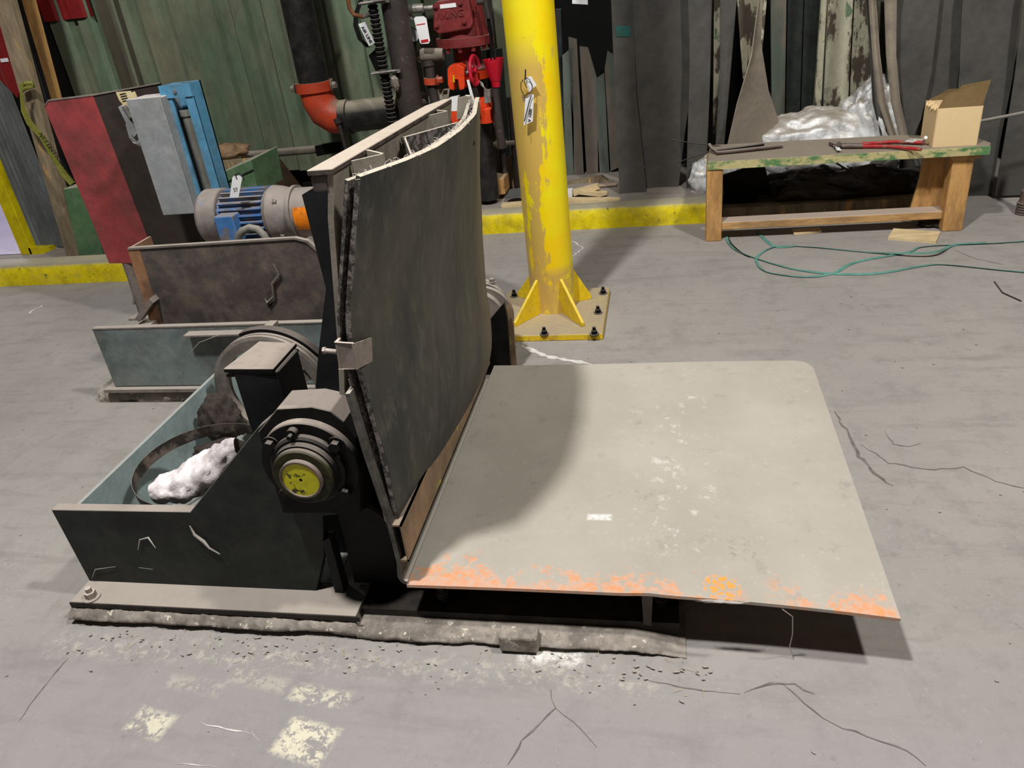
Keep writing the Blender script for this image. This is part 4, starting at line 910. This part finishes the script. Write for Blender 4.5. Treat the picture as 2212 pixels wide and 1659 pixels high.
# straw like splinters
mb = MB()
for i in range(45):
    p = Vector((rr.uniform(-1.6, .1), rr.uniform(1.22, 1.335), .003)); an = rr.uniform(0, PI); L = rr.uniform(.006, .022)
    mb.cyl(p, p+Vector((math.cos(an)*L, math.sin(an)*L, rr.uniform(0, .004))), .0005, n=5)
o = solo('straw_bits', mb, 'wood_pale', 'fine straw-like splinters lying in front of the grout bed', 'debris'); o['kind'] = 'stuff'

# front side plate
def Q(px, py, Y=YF): p = W(px, py, Y); return (p.x, p.z)
zb = .063
pts = [(-1.668, .322), Q(411, 1106), Q(556, 925), Q(600, 888), Q(700, 892), Q(728, 1112), Q(697, 1115), Q(700, 1200), (-.945, zb), (-1.655, zb)]
side = obj('side_plate', MB().xz(pts, YF, YF+.03), 'dark_green', mc, .0015)
obj('side_leg', MB().xz([Q(697, 1168), Q(713, 1160), Q(757, 1325), (W(757, 1325, YF).x, zb), Q(738, 1328)], YF-.004, YF+.03), 'black_clean', mc)
obj('tilt_bracket', MB().xz([Q(728, 1110, 1.47), Q(795, 1100, 1.47), Q(835, 1128, 1.47), Q(852, 1225, 1.47), Q(872, 1262, 1.47), (-.62, .13), (-.62, .075), (-.84, .075)], 1.475, 1.49), 'black', mc)
obj('side_wall', MB().box(-1.608, -1.596, 1.478, 2.60, zb, .322), 'tray', mc)
label_part(obj('tray_floor', MB().box(-1.60, -.9, 1.48, 2.58, .063, .068), 'tray', mc), 'floor of the open tray')
label_part(obj('rear_side_plate', MB().xz([(-2.357, .08), (-2.357, .352), (-.95, .352), (-.95, .08)], 2.60, 2.612), 'teal', mc), 'blue-grey rear side plate')
label_part(obj('plate_cap', MB().box(-2.357, -.95, 2.598, 2.625, .350, .356), 'greydust', mc), 'dusty top edge of the rear plate')
obj('ledge', MB().box(W(400, 712, 2.58).x, W(550, 705, 2.58).x, 2.555, 2.60, .325, .332), 'greydust', mc)
obj('brace', MB().prism([W(560, 712, 2.52), W(583, 692, 2.6), W(600, 692, 2.6), W(580, 712, 2.52)], (0, 0, -.02)), 'greydust', mc)
# bolt on footing
p = WZ(199, 1291, .063)
bo = obj('anchor_bolt', MB().cyl(p, p+Vector((0, 0, .004)), .024, n=24), 'greydust', mc)
obj('nut', MB().cyl(p+Vector((0, 0, .004)), p+Vector((0, 0, .022)), .0155, n=6), 'clamp', bo)
obj('stud', MB().cyl(p+Vector((0, 0, .022)), p+Vector((0, 0, .036)), .0085, n=12), 'clamp', bo)

# bearing housing
bc = W(672, 1004, 1.40); bx, bz = bc.x, bc.z
hs = [Q(548, 948, 1.41), Q(597, 884, 1.41), Q(690, 886, 1.41), Q(735, 906, 1.41), Q(765, 948, 1.41), Q(782, 1005, 1.41), Q(780, 1110, 1.41), Q(600, 1110, 1.41)]
hs = [Q(556, 935, 1.41), Q(597, 884, 1.41), Q(672, 880, 1.41), Q(712, 889, 1.41), Q(742, 912, 1.41), Q(766, 950, 1.41), Q(778, 1005, 1.41), Q(778, 1110, 1.41), Q(610, 1110, 1.41)]
obj('bearing_block', MB().xz(hs, 1.412, 1.50), 'cap_dust', mc, .002)
fl = obj('bearing_flange', MB().lathe((bx, 1.412, bz), (0, -1, 0), [(0, .122), (.018, .122), (.021, .119), (.021, 0)], 64), 'cap_dust', mc)
for a in (38, 142, 222, 318):
    a = math.radians(a); pp = Vector((bx+.104*math.cos(a), 1.391, bz+.104*math.sin(a)))
    obj('flange_bolt', MB().hexbolt(pp, (0, -1, 0), .014, .018), 'olive' if False else 'black', fl)
obj('grease_nipple', MB().cyl((bx-.015, 1.391, bz+.098), (bx-.015, 1.375, bz+.098), .014, n=14).cyl((bx-.015, 1.375, bz+.098), (bx-.015, 1.362, bz+.098), .006, n=10), 'black', fl)
obj('bearing_ring', MB().lathe((bx, 1.391, bz), (0, -1, 0), [(0, .092), (.012, .092), (.016, .086), (.016, .080), (.03, .078), (.032, 0)], 64), 'black', mc)
obj('seal_ring', MB().lathe((bx, 1.360, bz), (0, -1, 0), [(0, .074), (.010, .074), (.013, .070), (.013, .054), (.008, .052), (.008, 0)], 64), 'olive', mc)
cp = obj('end_cap', MB().lathe((bx, 1.352, bz), (0, -1, 0), [(0, .052), (.014, .052), (.016, .050), (.016, .046), (.012, .045), (.012, .008), (.006, .006), (.006, 0)], 56), 'tool_steel', mc)
label_part(obj('cap_disc', MB().lathe((bx, 1.3397, bz), (0, -1, 0), [(0, .0455), (.0008, .045), (.0008, .004)], 48), 'cap_yellow', cp), 'yellow painted cap disc')
# shaft, arms
obj('shaft', MB().cyl((bx+.01, 1.46, bz-.02), (bx+.01, 2.72, bz-.02), .078, n=40), 'greydust', mc)
obj('shaft_collar', MB().cyl((bx+.01, 1.56, bz-.02), (bx+.01, 1.68, bz-.02), .095, n=40), 'greydust', mc)
arm = [Q(a, b, 1.60) for a, b in ((652, 421), (706, 388), (722, 440), (735, 640), (744, 735), (748, 850), (742, 872), (679, 872), (687, 770), (704, 623))]
obj('arm_plate', MB().xz(arm, 1.60, 1.615), 'black_clean', mc)
obj('arm_plate', MB().xz([(x-.0, z) for x, z in arm], 2.22, 2.235), 'black_clean', mc)
# folded steel L plate and deck
YW = 1.38
prof = [(-.646, .1685), (-.655, .172), (-.661, .180), (-.665, .194)]+[(W(a, b, YW).x, W(a, b, YW).z) for a, b in ((857, 1215), (836, 1130), (812, 1060), (785, 980), (746, 850))]
G = [[(x, y, z) for x, z in prof] for y in [YW-.002+(2.44-YW)*k/10 for k in range(11)]]
obj('folded_plate', MB().sheet(G, -.011), 'fold', mc)
obj('slot_dark_plate', MB().box(-.98, -.70, 1.60, 1.61, .0, .47), 'black', mc)  # black plate added so the slot shows dark instead of lit floor
G = []
for i in range(41):
    u = i/40; r = []
    for j in range(25):
        v_ = j/24
        x = -.646+(.500+.646)*u; dr = max(0, u-.5)/.5; yf = 1.378-.006*u-.022*dr*dr; yb = 2.565-.018*u
        y = yf+(yb-yf)*v_
        z = .168+.010*u-.024*dr**1.6*(1-v_)**.8 + .004*math.exp(-((u-.52)/.03)**2)*math.exp(-(v_/.05)**2) + .0015*math.sin(u*7+v_*3)
        # rounded corners
        rc = .05
        if u > 1-rc and v_ > 1-rc:
            pass
        r.append((x, y, z))
    G.append(r)
# trim the rear right corner
G = [[list(p) for p in r] for r in G]
for i, r in enumerate(G):
    for j, p in enumerate(r):
        dx = p[0]-(.500-.06); dy = p[1]-(2.547-.06)
        if dx > 0 and dy > 0:
            m_ = max(dx, dy); L = math.hypot(dx, dy)
            k = m_/L; p[0] = .440+dx*k; p[1] = 2.487+dy*k
obj('deck', MB().sheet(G, .009), 'deck', mc)
obj('deck_support', MB().box(-.62, -.54, 1.47, 1.50, .05, .165).box(-.55, .02, 1.56, 1.58, .05, .165).box(-.06, .02, 1.47, 1.50, .05, .165).box(-.6, .02, 2.3, 2.4, .0, .165), 'black', mc)
obj('stop_bracket', pxpoly([(1386, 1288), (1410, 1291), (1407, 1352), (1390, 1349)], 1.40, .01), 'brown', mc)
for jx, jy in ((-.02, 1.45), (-.58, 1.44)):
    obj('jack_bolt', MB().cyl((jx, jy, .063), (jx, jy, .11), .012, n=12).cyl((jx, jy, .075), (jx, jy, .09), .018, n=6), 'black', mc)
# bottom square tube
a, b, c_, d_ = Q(838, 1133, 1.41), Q(876, 1137, 1.41), Q(886, 1213, 1.41), Q(855, 1221, 1.41)
tb = MB(); ta, tc = W(840, 1134, YW), W(884, 1213, YW); x0, x1, z0, z1 = ta.x, tc.x, tc.z, ta.z; w_ = .005
tb.box(x0, x1, YW, 2.43, z1-w_, z1).box(x0, x1, YW, 2.43, z0, z0+w_).box(x0, x0+w_, YW, 2.43, z0, z1).box(x1-w_, x1, YW, 2.43, z0, z1)
obj('square_tube', tb, 'tan_edge', mc)
label_part(obj('tube_shade_sheet', MB().box(x0+w_, x1-w_, YW+.015, YW+.02, z0+w_, z1-w_), 'dark_void', mc), 'dark sheet standing in for shade inside the square tube')  # thin dark sheet in the tube mouth stands for shade
# backrest upper plate
up_prof = [(-.705, .70), (-.680, .835), (-.655, 1.0), (-.640, 1.10), (-.628, 1.150), (-.621, 1.187)]
G = [[(x, y, z-.026*(y-1.41)) for x, z in up_prof] for y in [1.408+.96*k/6 for k in range(7)]]
obj('backing_plate', MB().sheet(G, .012), 'panel_grey', mc)
# rubber facing
from bisect import bisect
def prof_px(pts, Y, n=22):
    P = [W(a, b, Y) for a, b in pts]; L = [0]
    for p, q in zip(P, P[1:]): L.append(L[-1]+(q-p).length)
    out = []
    for k in range(n+1):
        s_ = L[-1]*k/n; i = min(max(bisect(L, s_)-1, 0), len(P)-2); f = (s_-L[i])/(L[i+1]-L[i]); out.append(P[i].lerp(P[i+1], f))
    for _ in range(2): out = [out[0]]+[(out[i-1]+out[i]*2+out[i+1])/4 for i in range(1, n)]+[out[-1]]
    return out
fr = prof_px([(779, 382), (772, 470), (765, 560), (758, 640), (757, 720), (772, 775), (787, 820), (808, 890), (836, 1000), (864, 1130)], 1.405, 30)
bk = prof_px([(1036, 210), (1037, 300), (1038, 400), (1043, 520), (1050, 620), (1062, 700), (1064, 755), (1042, 838)], 2.37, 30)
TC = [fr[0]]+[WZ(a, b, z) for a, b, z in ((889, 346, 1.175), (953, 319, 1.172), (1000, 283, 1.170), (1028, 252, 1.168))]+[bk[0]]
def topx(y):
    for a, b in zip(TC, TC[1:]):
        if y <= b.y or b is TC[-1]: x = a.x+(b.x-a.x)*(y-a.y)/(b.y-a.y); break
    return x-(fr[0].x+(bk[0].x-fr[0].x)*(y-fr[0].y)/(bk[0].y-fr[0].y))
def face(off=0., cut=1.):
    G = []
    for j in range(17):
        v_ = j/16; row = []
        for k in range(31):
            p = fr[k].lerp(bk[k], v_); t_ = k/30
            bul = math.sin(PI*min(1, v_*.9))**.8*.034*(1-t_)**.7 + .010*math.sin(PI*v_)*math.sin(PI*t_)
            bul = topx(p.y)*(1-t_)**.6 + .008*math.sin(PI*v_)*math.sin(PI*t_)
            p = p+Vector((bul+off+.0025*noise.noise(Vector((v_*5, t_*7, off*90))), 0, -.012*math.sin(PI*v_)*(1-t_)*.0)); row.append(p)
        G.append(row)
    return G
obj('rubber_facing', MB().sheet(face(), -.012), 'rubber', mc)
Gi = face(-.026); obj('inner_sheet', MB().sheet([[p+Vector((0, 0, -.006)) for p in r] for r in Gi], -.009), 'rubber_edge', mc)
Gi = face(-.014)[:2]; Gi = [[p+Vector((-.0, -.004 if q == 0 else -.07, 0)) for p in r] for q, r in enumerate(Gi)]
obj('rubber_core', MB().sheet([[Vector((p.x, 1.402, p.z-.004)) for p in face(-.001)[0]], [Vector((p.x, 1.402, p.z-.004)) for p in face(-.011)[0]]], .003), 'rubber_edge', mc)
obj('batten', MB().sheet([[Vector((p.x, y, p.z)) for p in face(-.040)[0][16:]] for y in (1.41, 1.43)], .006), 'panel_grey', mc)
# frayed edge strands
mb = MB(); rr = random.Random(9)
top = [r[0] for r in face(-.03)]
for i in range(150):
    v_ = rr.random(); k = min(int(v_*16), 15); p = top[k].lerp(top[k+1], v_*16-k)+Vector((rr.uniform(0, .03), 0, -.002))
    d = Vector((rr.uniform(-1, 1), rr.uniform(-1, 1), rr.uniform(0, .6)))*rr.uniform(.004, .018)
    mb.tube([p, p+d*.5+Vector((0, 0, .003)), p+d], .0007, 5)
o = obj('frayed_lint', mb, 'fluff', mc); o['kind'] = 'stuff'
# inner channel pocket seen from the top
P1, P2, P3 = WZ(876, 296, 1.168), WZ(996, 263, 1.156), WZ(893, 340, 1.168)
obj('pocket_sheet', MB().prism([P1, P2, P2+Vector((-.012, 0, 0)), P1+Vector((-.012, 0, 0))], (0, 0, -.055)), 'rubber_edge', mc)
obj('pocket_end', MB().prism([P1, P3, P3+Vector((0, -.012, 0)), P1+Vector((0, -.012, 0))], (0, 0, -.055)), 'rubber_edge', mc)
obj('pocket_dark_lining', MB().prism([P1, P2, P2+Vector((.05, 0, 0)), P3], (0, 0, -.01)).v and MB().prism([p-Vector((0, 0, .05)) for p in (P1, P2, P2+Vector((.03, 0, 0)), P3)], (0, 0, -.01)), 'black', mc)  # black lining put in for the shaded inside of the pocket
def clip(A, B, C, z, h):
    a, b, c__ = WZ(*A, z), WZ(*B, z), WZ(*C, z)
    n1 = Vector((0, 0, 1)).cross((b-a)).normalized()*.006; n2 = Vector((0, 0, 1)).cross((c__-b)).normalized()*.006
    o_ = MB().prism([a, b, b+n1, a+n1], (0, 0, -h)).prism([b, c__, c__+n2, b+n2], (0, 0, -h))
    obj('angle_clip', o_, 'panel_grey', mc)
clip((790, 324), (824, 332), (758, 347), 1.192, .05); clip((934, 237), (963, 240), (915, 251), 1.172, .045)
obj('end_web', MB().prism([W(a, b, 2.30) for a, b in ((989, 212), (1006, 207), (1020, 243), (1000, 255), (986, 258))], (0, .008, 0)), 'panel_grey', mc)
obj('end_web', MB().prism([W(a, b, 2.33) for a, b in ((1004, 207), (1014, 208), (1028, 240), (1022, 246))], (0, .02, 0)), 'panel_grey', mc)
# top rail
RQ = [Vector((-.671, 1.402, 1.188)), Vector((-.618, 1.402, 1.188)), Vector((-.618, 2.36, 1.163)), Vector((-.640, 2.36, 1.163)), Vector((-.668, 2.24, 1.166))]
obj('top_rail', MB().prism(RQ, (0, 0, .011)), 'rail', mc, .0015)
label_part(obj('rail_block', MB().prism([Vector((-.669, 1.406, 1.156)), Vector((-.634, 1.406, 1.156)), Vector((-.634, 2.2, 1.135)), Vector((-.669, 2.2, 1.135))], (0, 0, .031)), 'brown', mc, .004), 'dark brown bar under the dusty rail')
# clamp
fp = [W(a, b, 1.385) for a, b in ((723, 739), (764, 742), (770, 797), (733, 797))]
ck = obj('edge_clamp', MB().prism(fp, (0, .006, 0)).prism([fp[1], W(804, 728, 1.445), W(806, 781, 1.445), fp[2]], (-.004, -.004, 0)).prism([fp[0], fp[0]+Vector((0, .04, 0)), fp[3]+Vector((0, .04, 0)), fp[3]], (.006, 0, 0)), 'clamp', mc, .0015)
obj('clamp_screw', MB().cyl(W(702, 757, 1.41), W(727, 760, 1.41), .0055, n=10).cyl(W(698, 757, 1.41), W(704, 757, 1.41), .008, n=6), 'clamp', ck)
# square post with cap
FL, FR = WZ(502, 812, .565), WZ(604, 806, .565)
x0, x1, y0 = FL.x, FR.x, (FL.y+FR.y)/2
po = obj('square_post', MB().box(x0, x1, y0, y0+.14, .068, .575), 'black_clean', mc, .004)
cz = .585
cpv = [WZ(a, b, cz) for a, b in ((482, 797), (590, 797), (640, 741), (560, 737))]
obj('cap_plate', MB().prism(cpv, (0, 0, -.012)), 'cap_dust', po, .001)
obj('cap_plate', MB().prism([p+Vector((0, .004, -.022)) for p in cpv], (0, 0, -.006)), 'black', po)
# wheel
wc = W(593, 842, 2.15); R0 = .212
ring = MB().lathe(wc, (0, 1, 0), [(-.02, R0-.045), (-.02, R0-.012), (-.016, R0), (-.006, R0), (0, R0-.012), (.006, R0), (.016, R0), (.02, R0-.012), (.02, R0-.045), (-.02, R0-.045)], 72)
wh = obj('sheave_wheel', ring, 'greydust', mc)
sp = MB().cyl(wc-Vector((0, .03, 0)), wc+Vector((0, .03, 0)), .05, n=28)
for a in (.4, .4+PI*2/3, .4+PI*4/3):
    e = Vector((math.cos(a), 0, math.sin(a))); sp.obox(wc+e*.11, e*.07, (0, .008, 0), e.cross(Vector((0, 1, 0)))*.02)
obj('wheel_spokes', sp, 'greydust', wh)
pts = [wc+Vector((math.cos(a)*(R0+.012), .03, math.sin(a)*(R0+.012))) for a in [PI*.62-PI*.40*i/16 for i in range(17)]]
pts += [pts[-1]+(pts[-1]-pts[-2]).normalized()*.1*k for k in (1, 2)]
obj('drive_belt', MB().sheet([[p-Vector((0, .016, 0)), p+Vector((0, .016, 0))] for p in pts], .012), 'black', mc)
# brown motor shelf plate behind
YBp = 2.80
bp = obj('shelf_plate', pxpoly([(275, 537), (600, 517), (636, 515), (662, 522), (680, 538), (692, 560), (706, 600), (706, 694), (326, 702)], YBp, .012), 'brown', mc)
a = W(275, 537, YBp); b = W(326, 702, YBp)
obj('shelf_flange', MB().box(a.x, a.x+.010, YBp, YBp+.16, b.z, a.z), 'brown_rust', mc)
label_part(obj('rust_band', pxpoly([(275, 538), (300, 537), (350, 700), (326, 702)], YBp-.002, .002), 'brown_rust', mc), 'rust-coloured band on the shelf plate')
label_part(obj('shelf_lip', MB().prism([W(a, b, YBp-.006) for a, b in ((275, 536), (600, 515.5), (636, 513.5), (664, 520), (684, 537), (690, 550), (680, 541), (660, 524), (636, 517.5), (275, 540))], (0, .02, 0)), 'greydust', mc), 'dusty top edge of the shelf plate')
obj('shelf_deck', MB().box(-2.2, -1.3, 2.82, 3.45, .345, .357).box(-2.2, -2.15, 2.9, 3.45, 0, .345).box(-1.4, -1.35, 2.9, 3.45, 0, .345), 'dark_green', mc)
obj('foot_channel', MB().prism([W(a, b, 2.75) for a, b in ((292, 688), (322, 645), (330, 655), (300, 696))], (0, .05, 0)).box(W(285, 690, 2.75).x, W(320, 690, 2.75).x, 2.66, 2.80, .25, .30), 'greydust', mc)
# rear bearing
sb = obj('rear_leg', pxpoly([(1058, 800), (1058, 715), (1100, 655), (1106, 668), (1117, 806)], 2.86, .015), 'tan_edge', mc)
label_part(obj('rear_leg_inner', pxpoly([(1050, 805), (1050, 700), (1088, 655), (1096, 690), (1104, 806)], 2.80, .02), 'black', mc), 'black inner leg')  # black plate in front of the tan leg
rc_ = W(1028, 690, 2.84)
obj('rear_bearing', MB().lathe((rc_.x, 2.83, rc_.z), (0, 1, 0), [(0, 0), (0, .122), (.03, .122), (.03, .108), (.07, .108), (.07, .09), (.12, .09), (.12, .07), (.16, .07), (.16, 0)], 48).cyl(W(1063, 625, 2.95), W(1062, 608, 2.95), .016, n=6).cyl(W(1063, 612, 2.95), W(1062, 602, 2.95), .01, n=12), 'greydust', mc)
for (qx, qy), yy, rad in (((1086, 640), 2.96, .10), ((1096, 652), 2.925, .115), ((1105, 667), 2.89, .13)):
    e = W(qx, qy, yy); cc = e-Vector((rad*.97, 0, rad*.24))
    obj('bearing_disc', MB().cyl(cc, cc+Vector((0, .022, 0)), rad, n=48), 'greydust', mc)
# loose strapping hoop, lint, rag in the tray
hc_ = Vector((-1.335, 1.69, .30)); G = []
for i in range(61):
    a = 2*PI*i/60; r_ = .195+.008*math.sin(a*2+1)
    e = Vector((math.cos(a)*r_, math.sin(a)*r_, .02*math.cos(a-1.9))); G.append([hc_+e+Vector((0, 0, -.018)), hc_+e*1.0+Vector((math.cos(a)*.004, 0, .018))])
solo('steel_hoop', MB().sheet(G, .0012), 'strap_steel', 'springy hoop of steel strapping standing in the open tray', 'strapping')
mb = MB()
RG = [W(a, b, Y) for a, b, Y in ((328, 1062, 1.53), (380, 1052, 1.55), (430, 1030, 1.57), (475, 998, 1.58), (512, 965, 1.58))]
G = []
for i in range(49):
    t_ = i/48*4; q_ = min(int(t_), 3); c0 = RG[q_].lerp(RG[q_+1], t_-q_); rad = .050*math.sin(PI*(i+3)/55)**.5; row = []
    for k in range(33):
        a = 2*PI*k/32; e = Vector((-.35*math.cos(a), math.cos(a), math.sin(a)))
        f_ = 1+.30*noise.fractal(Vector((i*.16, math.cos(a)*1.6, math.sin(a)*1.6)), 1., 2., 5)
        row.append(c0+e*rad*f_)
    G.append(row)
mb.sheet(G, .002)
solo('white_rag', mb, 'rag', 'dusty white cotton rag heaped against the front plate of the tray', 'rag')
solo('lint_mass', MB().blob(W(478, 905, 2.05), (.07, .06, .09), .25, 3, 40, 26, None, 5), 'lint', 'dark brown lint hanging below the wheel in the tray', 'lint')
solo('lint_mass', MB().blob(W(485, 985, 1.80), (.10, .07, .045), .25, 3, 40, 26, None, 8), 'lint', 'brown lint drift behind the steel hoop in the tray', 'lint')
webs = [([(298, 1188), (302, 1166), (320, 1161), (336, 1184)], YF-.004, .0022), ([(410, 1136), (420, 1155), (440, 1170), (452, 1184), (475, 1197)], YF-.006, .004),
        ([(198, 1250), (206, 1230), (250, 1224)], YF-.004, .0012), ([(330, 1230), (300, 1226)], YF-.004, .001)]
for i, (pts, Y, r) in enumerate(webs):
    solo('cobweb', MB().tube([W(a, b, Y) for a, b in pts], r, 6, rr=[r*.4]+[r*(1+.3*math.sin(k*2.3)) for k in range(len(pts)-2)]+[r*.4]), 'web',
         ['curled cobweb strand in the middle of the dark front plate', 'thick white lint strand on the dark front plate below the notch', 'thin cobweb above the anchor bolt', 'faint cobweb thread low on the dark front plate'][i], 'cobweb')
solo('cobweb', MB().tube([W(1690, 1316, 1.35), W(1712, 1332, 1.35), W(1712, 1370, 1.36), W(1706, 1395, 1.365), WZ(1714, 1424, .0)], .0012, 6), 'web', 'cobweb strand hanging from the right deck edge to the floor', 'cobweb')
solo('cobweb', MB().blob(W(1560, 1300, 1.35), (.05, .004, .003), .8, 9, 40, 8, None, 3), 'web', 'cobweb clump clinging along the front deck edge', 'cobweb')
solo('cobweb', MB().tube([W(a, b, Y) for a, b, Y in ((470, 725, 2.2), (430, 740, 2.3), (405, 770, 2.4), (395, 810, 2.5))], .0015, 6), 'web', 'long pale cobweb between the wheel and the rear plate', 'cobweb')
mb = MB()
for pts in (([(1670, 428), (1672, 430)]),): pass
solo('lint_strand', MB().tube([W(a, b, YBp-.012) for a, b in ((590, 570), (603, 592), (588, 612), (592, 640), (578, 655), (572, 645))], .004, 6, rr=[.002, .005, .006, .005, .006, .002]), 'pipe_grey', 'curly grey lint strand on the brown shelf plate', 'lint')

# ================================================================ MOTOR
YM = 3.2
mo = thing('electric_motor', 'dusty blue electric motor with fan cover and orange patch', 'motor', (-1.88, YM, .357))
xl_ = W(426, 462, YM-.06).x; zc = .632; Rm = .128
ax = (1, 0, 0)
obj('fan_cover', MB().lathe((xl_, YM, zc), ax, [(0, 0), (.0, .09), (.015, .118), (.03, Rm), (.115, Rm), (.118, Rm-.006), (.118, 0)], 48), 'motor_dust', mo)
obj('motor_frame', MB().cyl((xl_+.11, YM, zc), (xl_+.36, YM, zc), .104, n=40), 'motor_blue', mo)
fin = MB()
for k in range(26):
    a = 2*PI*k/26; e = Vector((0, math.cos(a), math.sin(a)))
    fin.obox(Vector((xl_+.235, YM, zc))+e*.112, (.105, 0, 0), e*.013, e.cross(Vector((1, 0, 0)))*.0035)
obj('cooling_fins', fin, 'motor_blue', mo)
obj('end_bell', MB().lathe((xl_, YM, zc), ax, [(.335, 0), (.335, .112), (.36, .126), (.40, .120), (.45, .105), (.455, .12), (.47, .12), (.475, 0)], 44), 'motor_dust', mo)
for a in (50, 130, 200, 250):
    a = math.radians(a); obj('bell_bolt', MB().hexbolt((xl_+.40, YM-.118*math.sin(a), zc+.118*math.cos(a)), (1, 0, 0), .009, .014), 'motor_dust', mo)
gbx = obj('gear_housing', MB().cyl((xl_+.47, YM, zc), (xl_+.78, YM, zc), .108, n=40), 'motor_dust', mo)
a, b = W(612, 458, YM-.11), W(700, 492, YM-.11)
pch = MB(); G = []
for i in range(7):
    an = math.radians(-28+9*i); G.append([(x, YM-math.cos(an)*.1095, zc+math.sin(an)*.1095) for x in (xl_+.485, xl_+.66)])
label_part(obj('orange_patch', MB().sheet(G, .002), 'orange', mo), 'orange painted patch')
obj('terminal_box', MB().box(W(469, 490, 3.04).x, W(510, 490, 3.04).x, 3.03, 3.12, W(490, 525, 3.04).z, W(490, 466, 3.04).z), 'motor_blue', mo, .006, 2)
obj('cable_conduit', MB().tube([W(a, b, 3.02) for a, b in ((512, 540), (515, 512), (524, 499), (540, 492), (556, 495), (570, 508), (580, 530))], .017, 12), 'conduit', mo)
obj('motor_foot', MB().box(xl_+.12, xl_+.42, YM-.09, YM+.09, .357, .55), 'motor_dust', mo)
tg = thing('motor_tag', 'small white tag tied on top of the blue motor', 'tag', W(508, 400, 3.06))
obj('tag_plate', pxpoly([(502, 383), (507, 379), (519, 379), (523, 384), (515, 427), (496, 427)], 3.055, .0015), 'white', tg)
obj('tie_wire', MB().tube([W(a, b, 3.054) for a, b in ((512, 386), (508, 378), (516, 374), (524, 380), (528, 390))], .0025, 6), 'ink', tg)
a, b = W(502, 411, 3.0535), W(516, 409, 3.0535); text_mesh('lettering', '57', .022, 'pipe_grey', tg, (a+b)/2, b-a, (b-a).normalized().cross(Vector((0, -1, 0)))*-1, .0003)

# ================================================================ PANEL STAND AND SWITCH
ps = thing('guard_stand', 'tall guard plate half dull red half dark brown on a floor post', 'guard', WZ(285, 700))
obj('red_half', pxpoly([(95, 228), (103, 217), (200, 205), (340, 568), (236, 569)], 3.55, .012), 'red_plate', ps)
obj('brown_half', pxpoly([(200, 205), (345, 180), (452, 560), (340, 568)], 3.552, .012), 'brown_plate', ps)
label_part(obj('plate_edge', MB().prism([W(a, b, 3.547) for a, b in ((95, 228), (103, 216), (200, 204), (345, 179), (345, 181), (200, 207), (104, 219), (97, 229))], (0, .018, 0)), 'greydust', ps), 'worn pale top edge')
obj('brown_flange', MB().box(W(365, 180, 3.56).x-.04, W(365, 180, 3.56).x, 3.56, 3.62, .35, W(355, 182, 3.56).z), 'brown_plate', ps)
a, b = W(256, 570, 3.58), WZ(286, 702)
obj('floor_post', MB().tube([(b.x, 3.585, a.z+.2), (b.x, 3.585, .18), (b.x, 3.585, .01)], .035, 14, rr=[.03, .036, .042]), 'greydust', ps)
obj('post_foot', MB().box(b.x-.06, b.x+.06, 3.50, 3.66, 0, .012), 'greydust', ps)
sw = thing('disconnect_switch', 'grey metal switch box with lever on its left side', 'switch box', (-2.27, 3.36, .63))
obj('enclosure', MB().box(-2.352, -2.186, 3.30, 3.44, .632, 1.157), 'sw_grey', sw, .004)
obj('enclosure_lid', MB().box(-2.355, -2.184, 3.292, 3.302, .630, 1.160), 'sw_grey', sw, .003)
obj('lever', MB().prism([W(a, b, 3.33) for a, b in ((255, 231), (262, 227), (270, 235), (296, 288), (290, 296), (283, 288))], (0, .012, 0)), 'sw_grey', sw)
obj('lever_grip', MB().cyl(W(268, 229, 3.33), W(284, 254, 3.33), .012, n=12), 'conduit', sw)
obj('lever_hub', MB().prism([W(a, b, 3.345) for a, b in ((271, 268), (280, 262), (300, 300), (312, 320), (305, 320), (290, 305), (279, 298))], (0, .012, 0)), 'sw_grey', sw)
obj('lever_bail', MB().tube([W(a, b, 3.335) for a, b in ((282, 299), (288, 308), (298, 312), (303, 311))], .004, 8), 'chrome', sw)
tg = thing('paper_note', 'torn yellowed paper note behind the switch lever', 'note', W(268, 210, 3.5))
obj('sheet', pxpoly([(250, 199), (282, 196), (284, 200), (291, 197), (296, 208), (290, 236), (276, 240), (262, 222), (257, 216)], 3.50, .001), 'paper', tg)
a, b = W(256, 205, 3.498), W(276, 201, 3.498)
mb = MB()
for k in range(4): p = W(258+k*2, 204+k*5, 3.498); mb.obox(p+(b-a)*.35, (b-a)*.33, (0, .0005, 0), (0, 0, .0018))
obj('print_lines', mb, 'ink', tg)
ch = thing('blue_channel', 'upright blue painted steel channel holding a grey conduit', 'channel', (-2.1, 3.4, 0))
xA, xB = W(345, 188, 3.36).x, W(411, 182, 3.36).x; zt_ = W(378, 182, 3.36).z
obj('channel_web', MB().box(xA, xB, 3.44, 3.45, .357, zt_), 'sw_blue', ch)
obj('channel_flange', MB().box(xA, xA+.045, 3.355, 3.365, .357, zt_).box(xA, xA+.006, 3.36, 3.45, .357, zt_), 'sw_blue', ch)
obj('channel_flange', MB().box(xB-.04, xB, 3.355, 3.365, .357, zt_).box(xB-.006, xB, 3.36, 3.45, .357, zt_), 'sw_blue', ch)
obj('channel_cap', MB().box(xA-.001, xB+.001, 3.349, 3.37, zt_-.055, zt_), 'sw_blue', ch)
obj('conduit_run', MB().cyl(((xA+xB)/2+.01, 3.40, .45), ((xA+xB)/2-.0, 3.40, zt_-.14), .030, n=20).cyl(((xA+xB)/2, 3.40, zt_-.14), ((xA+xB)/2, 3.40, zt_-.115), .036, n=20), 'conduit', ch)
obj('wing_bolt', MB().hexbolt(((xA+xB)/2, 3.355, zt_-.03), (0, -1, 0), .008, .012), 'chrome', ch)
# crate under overhead
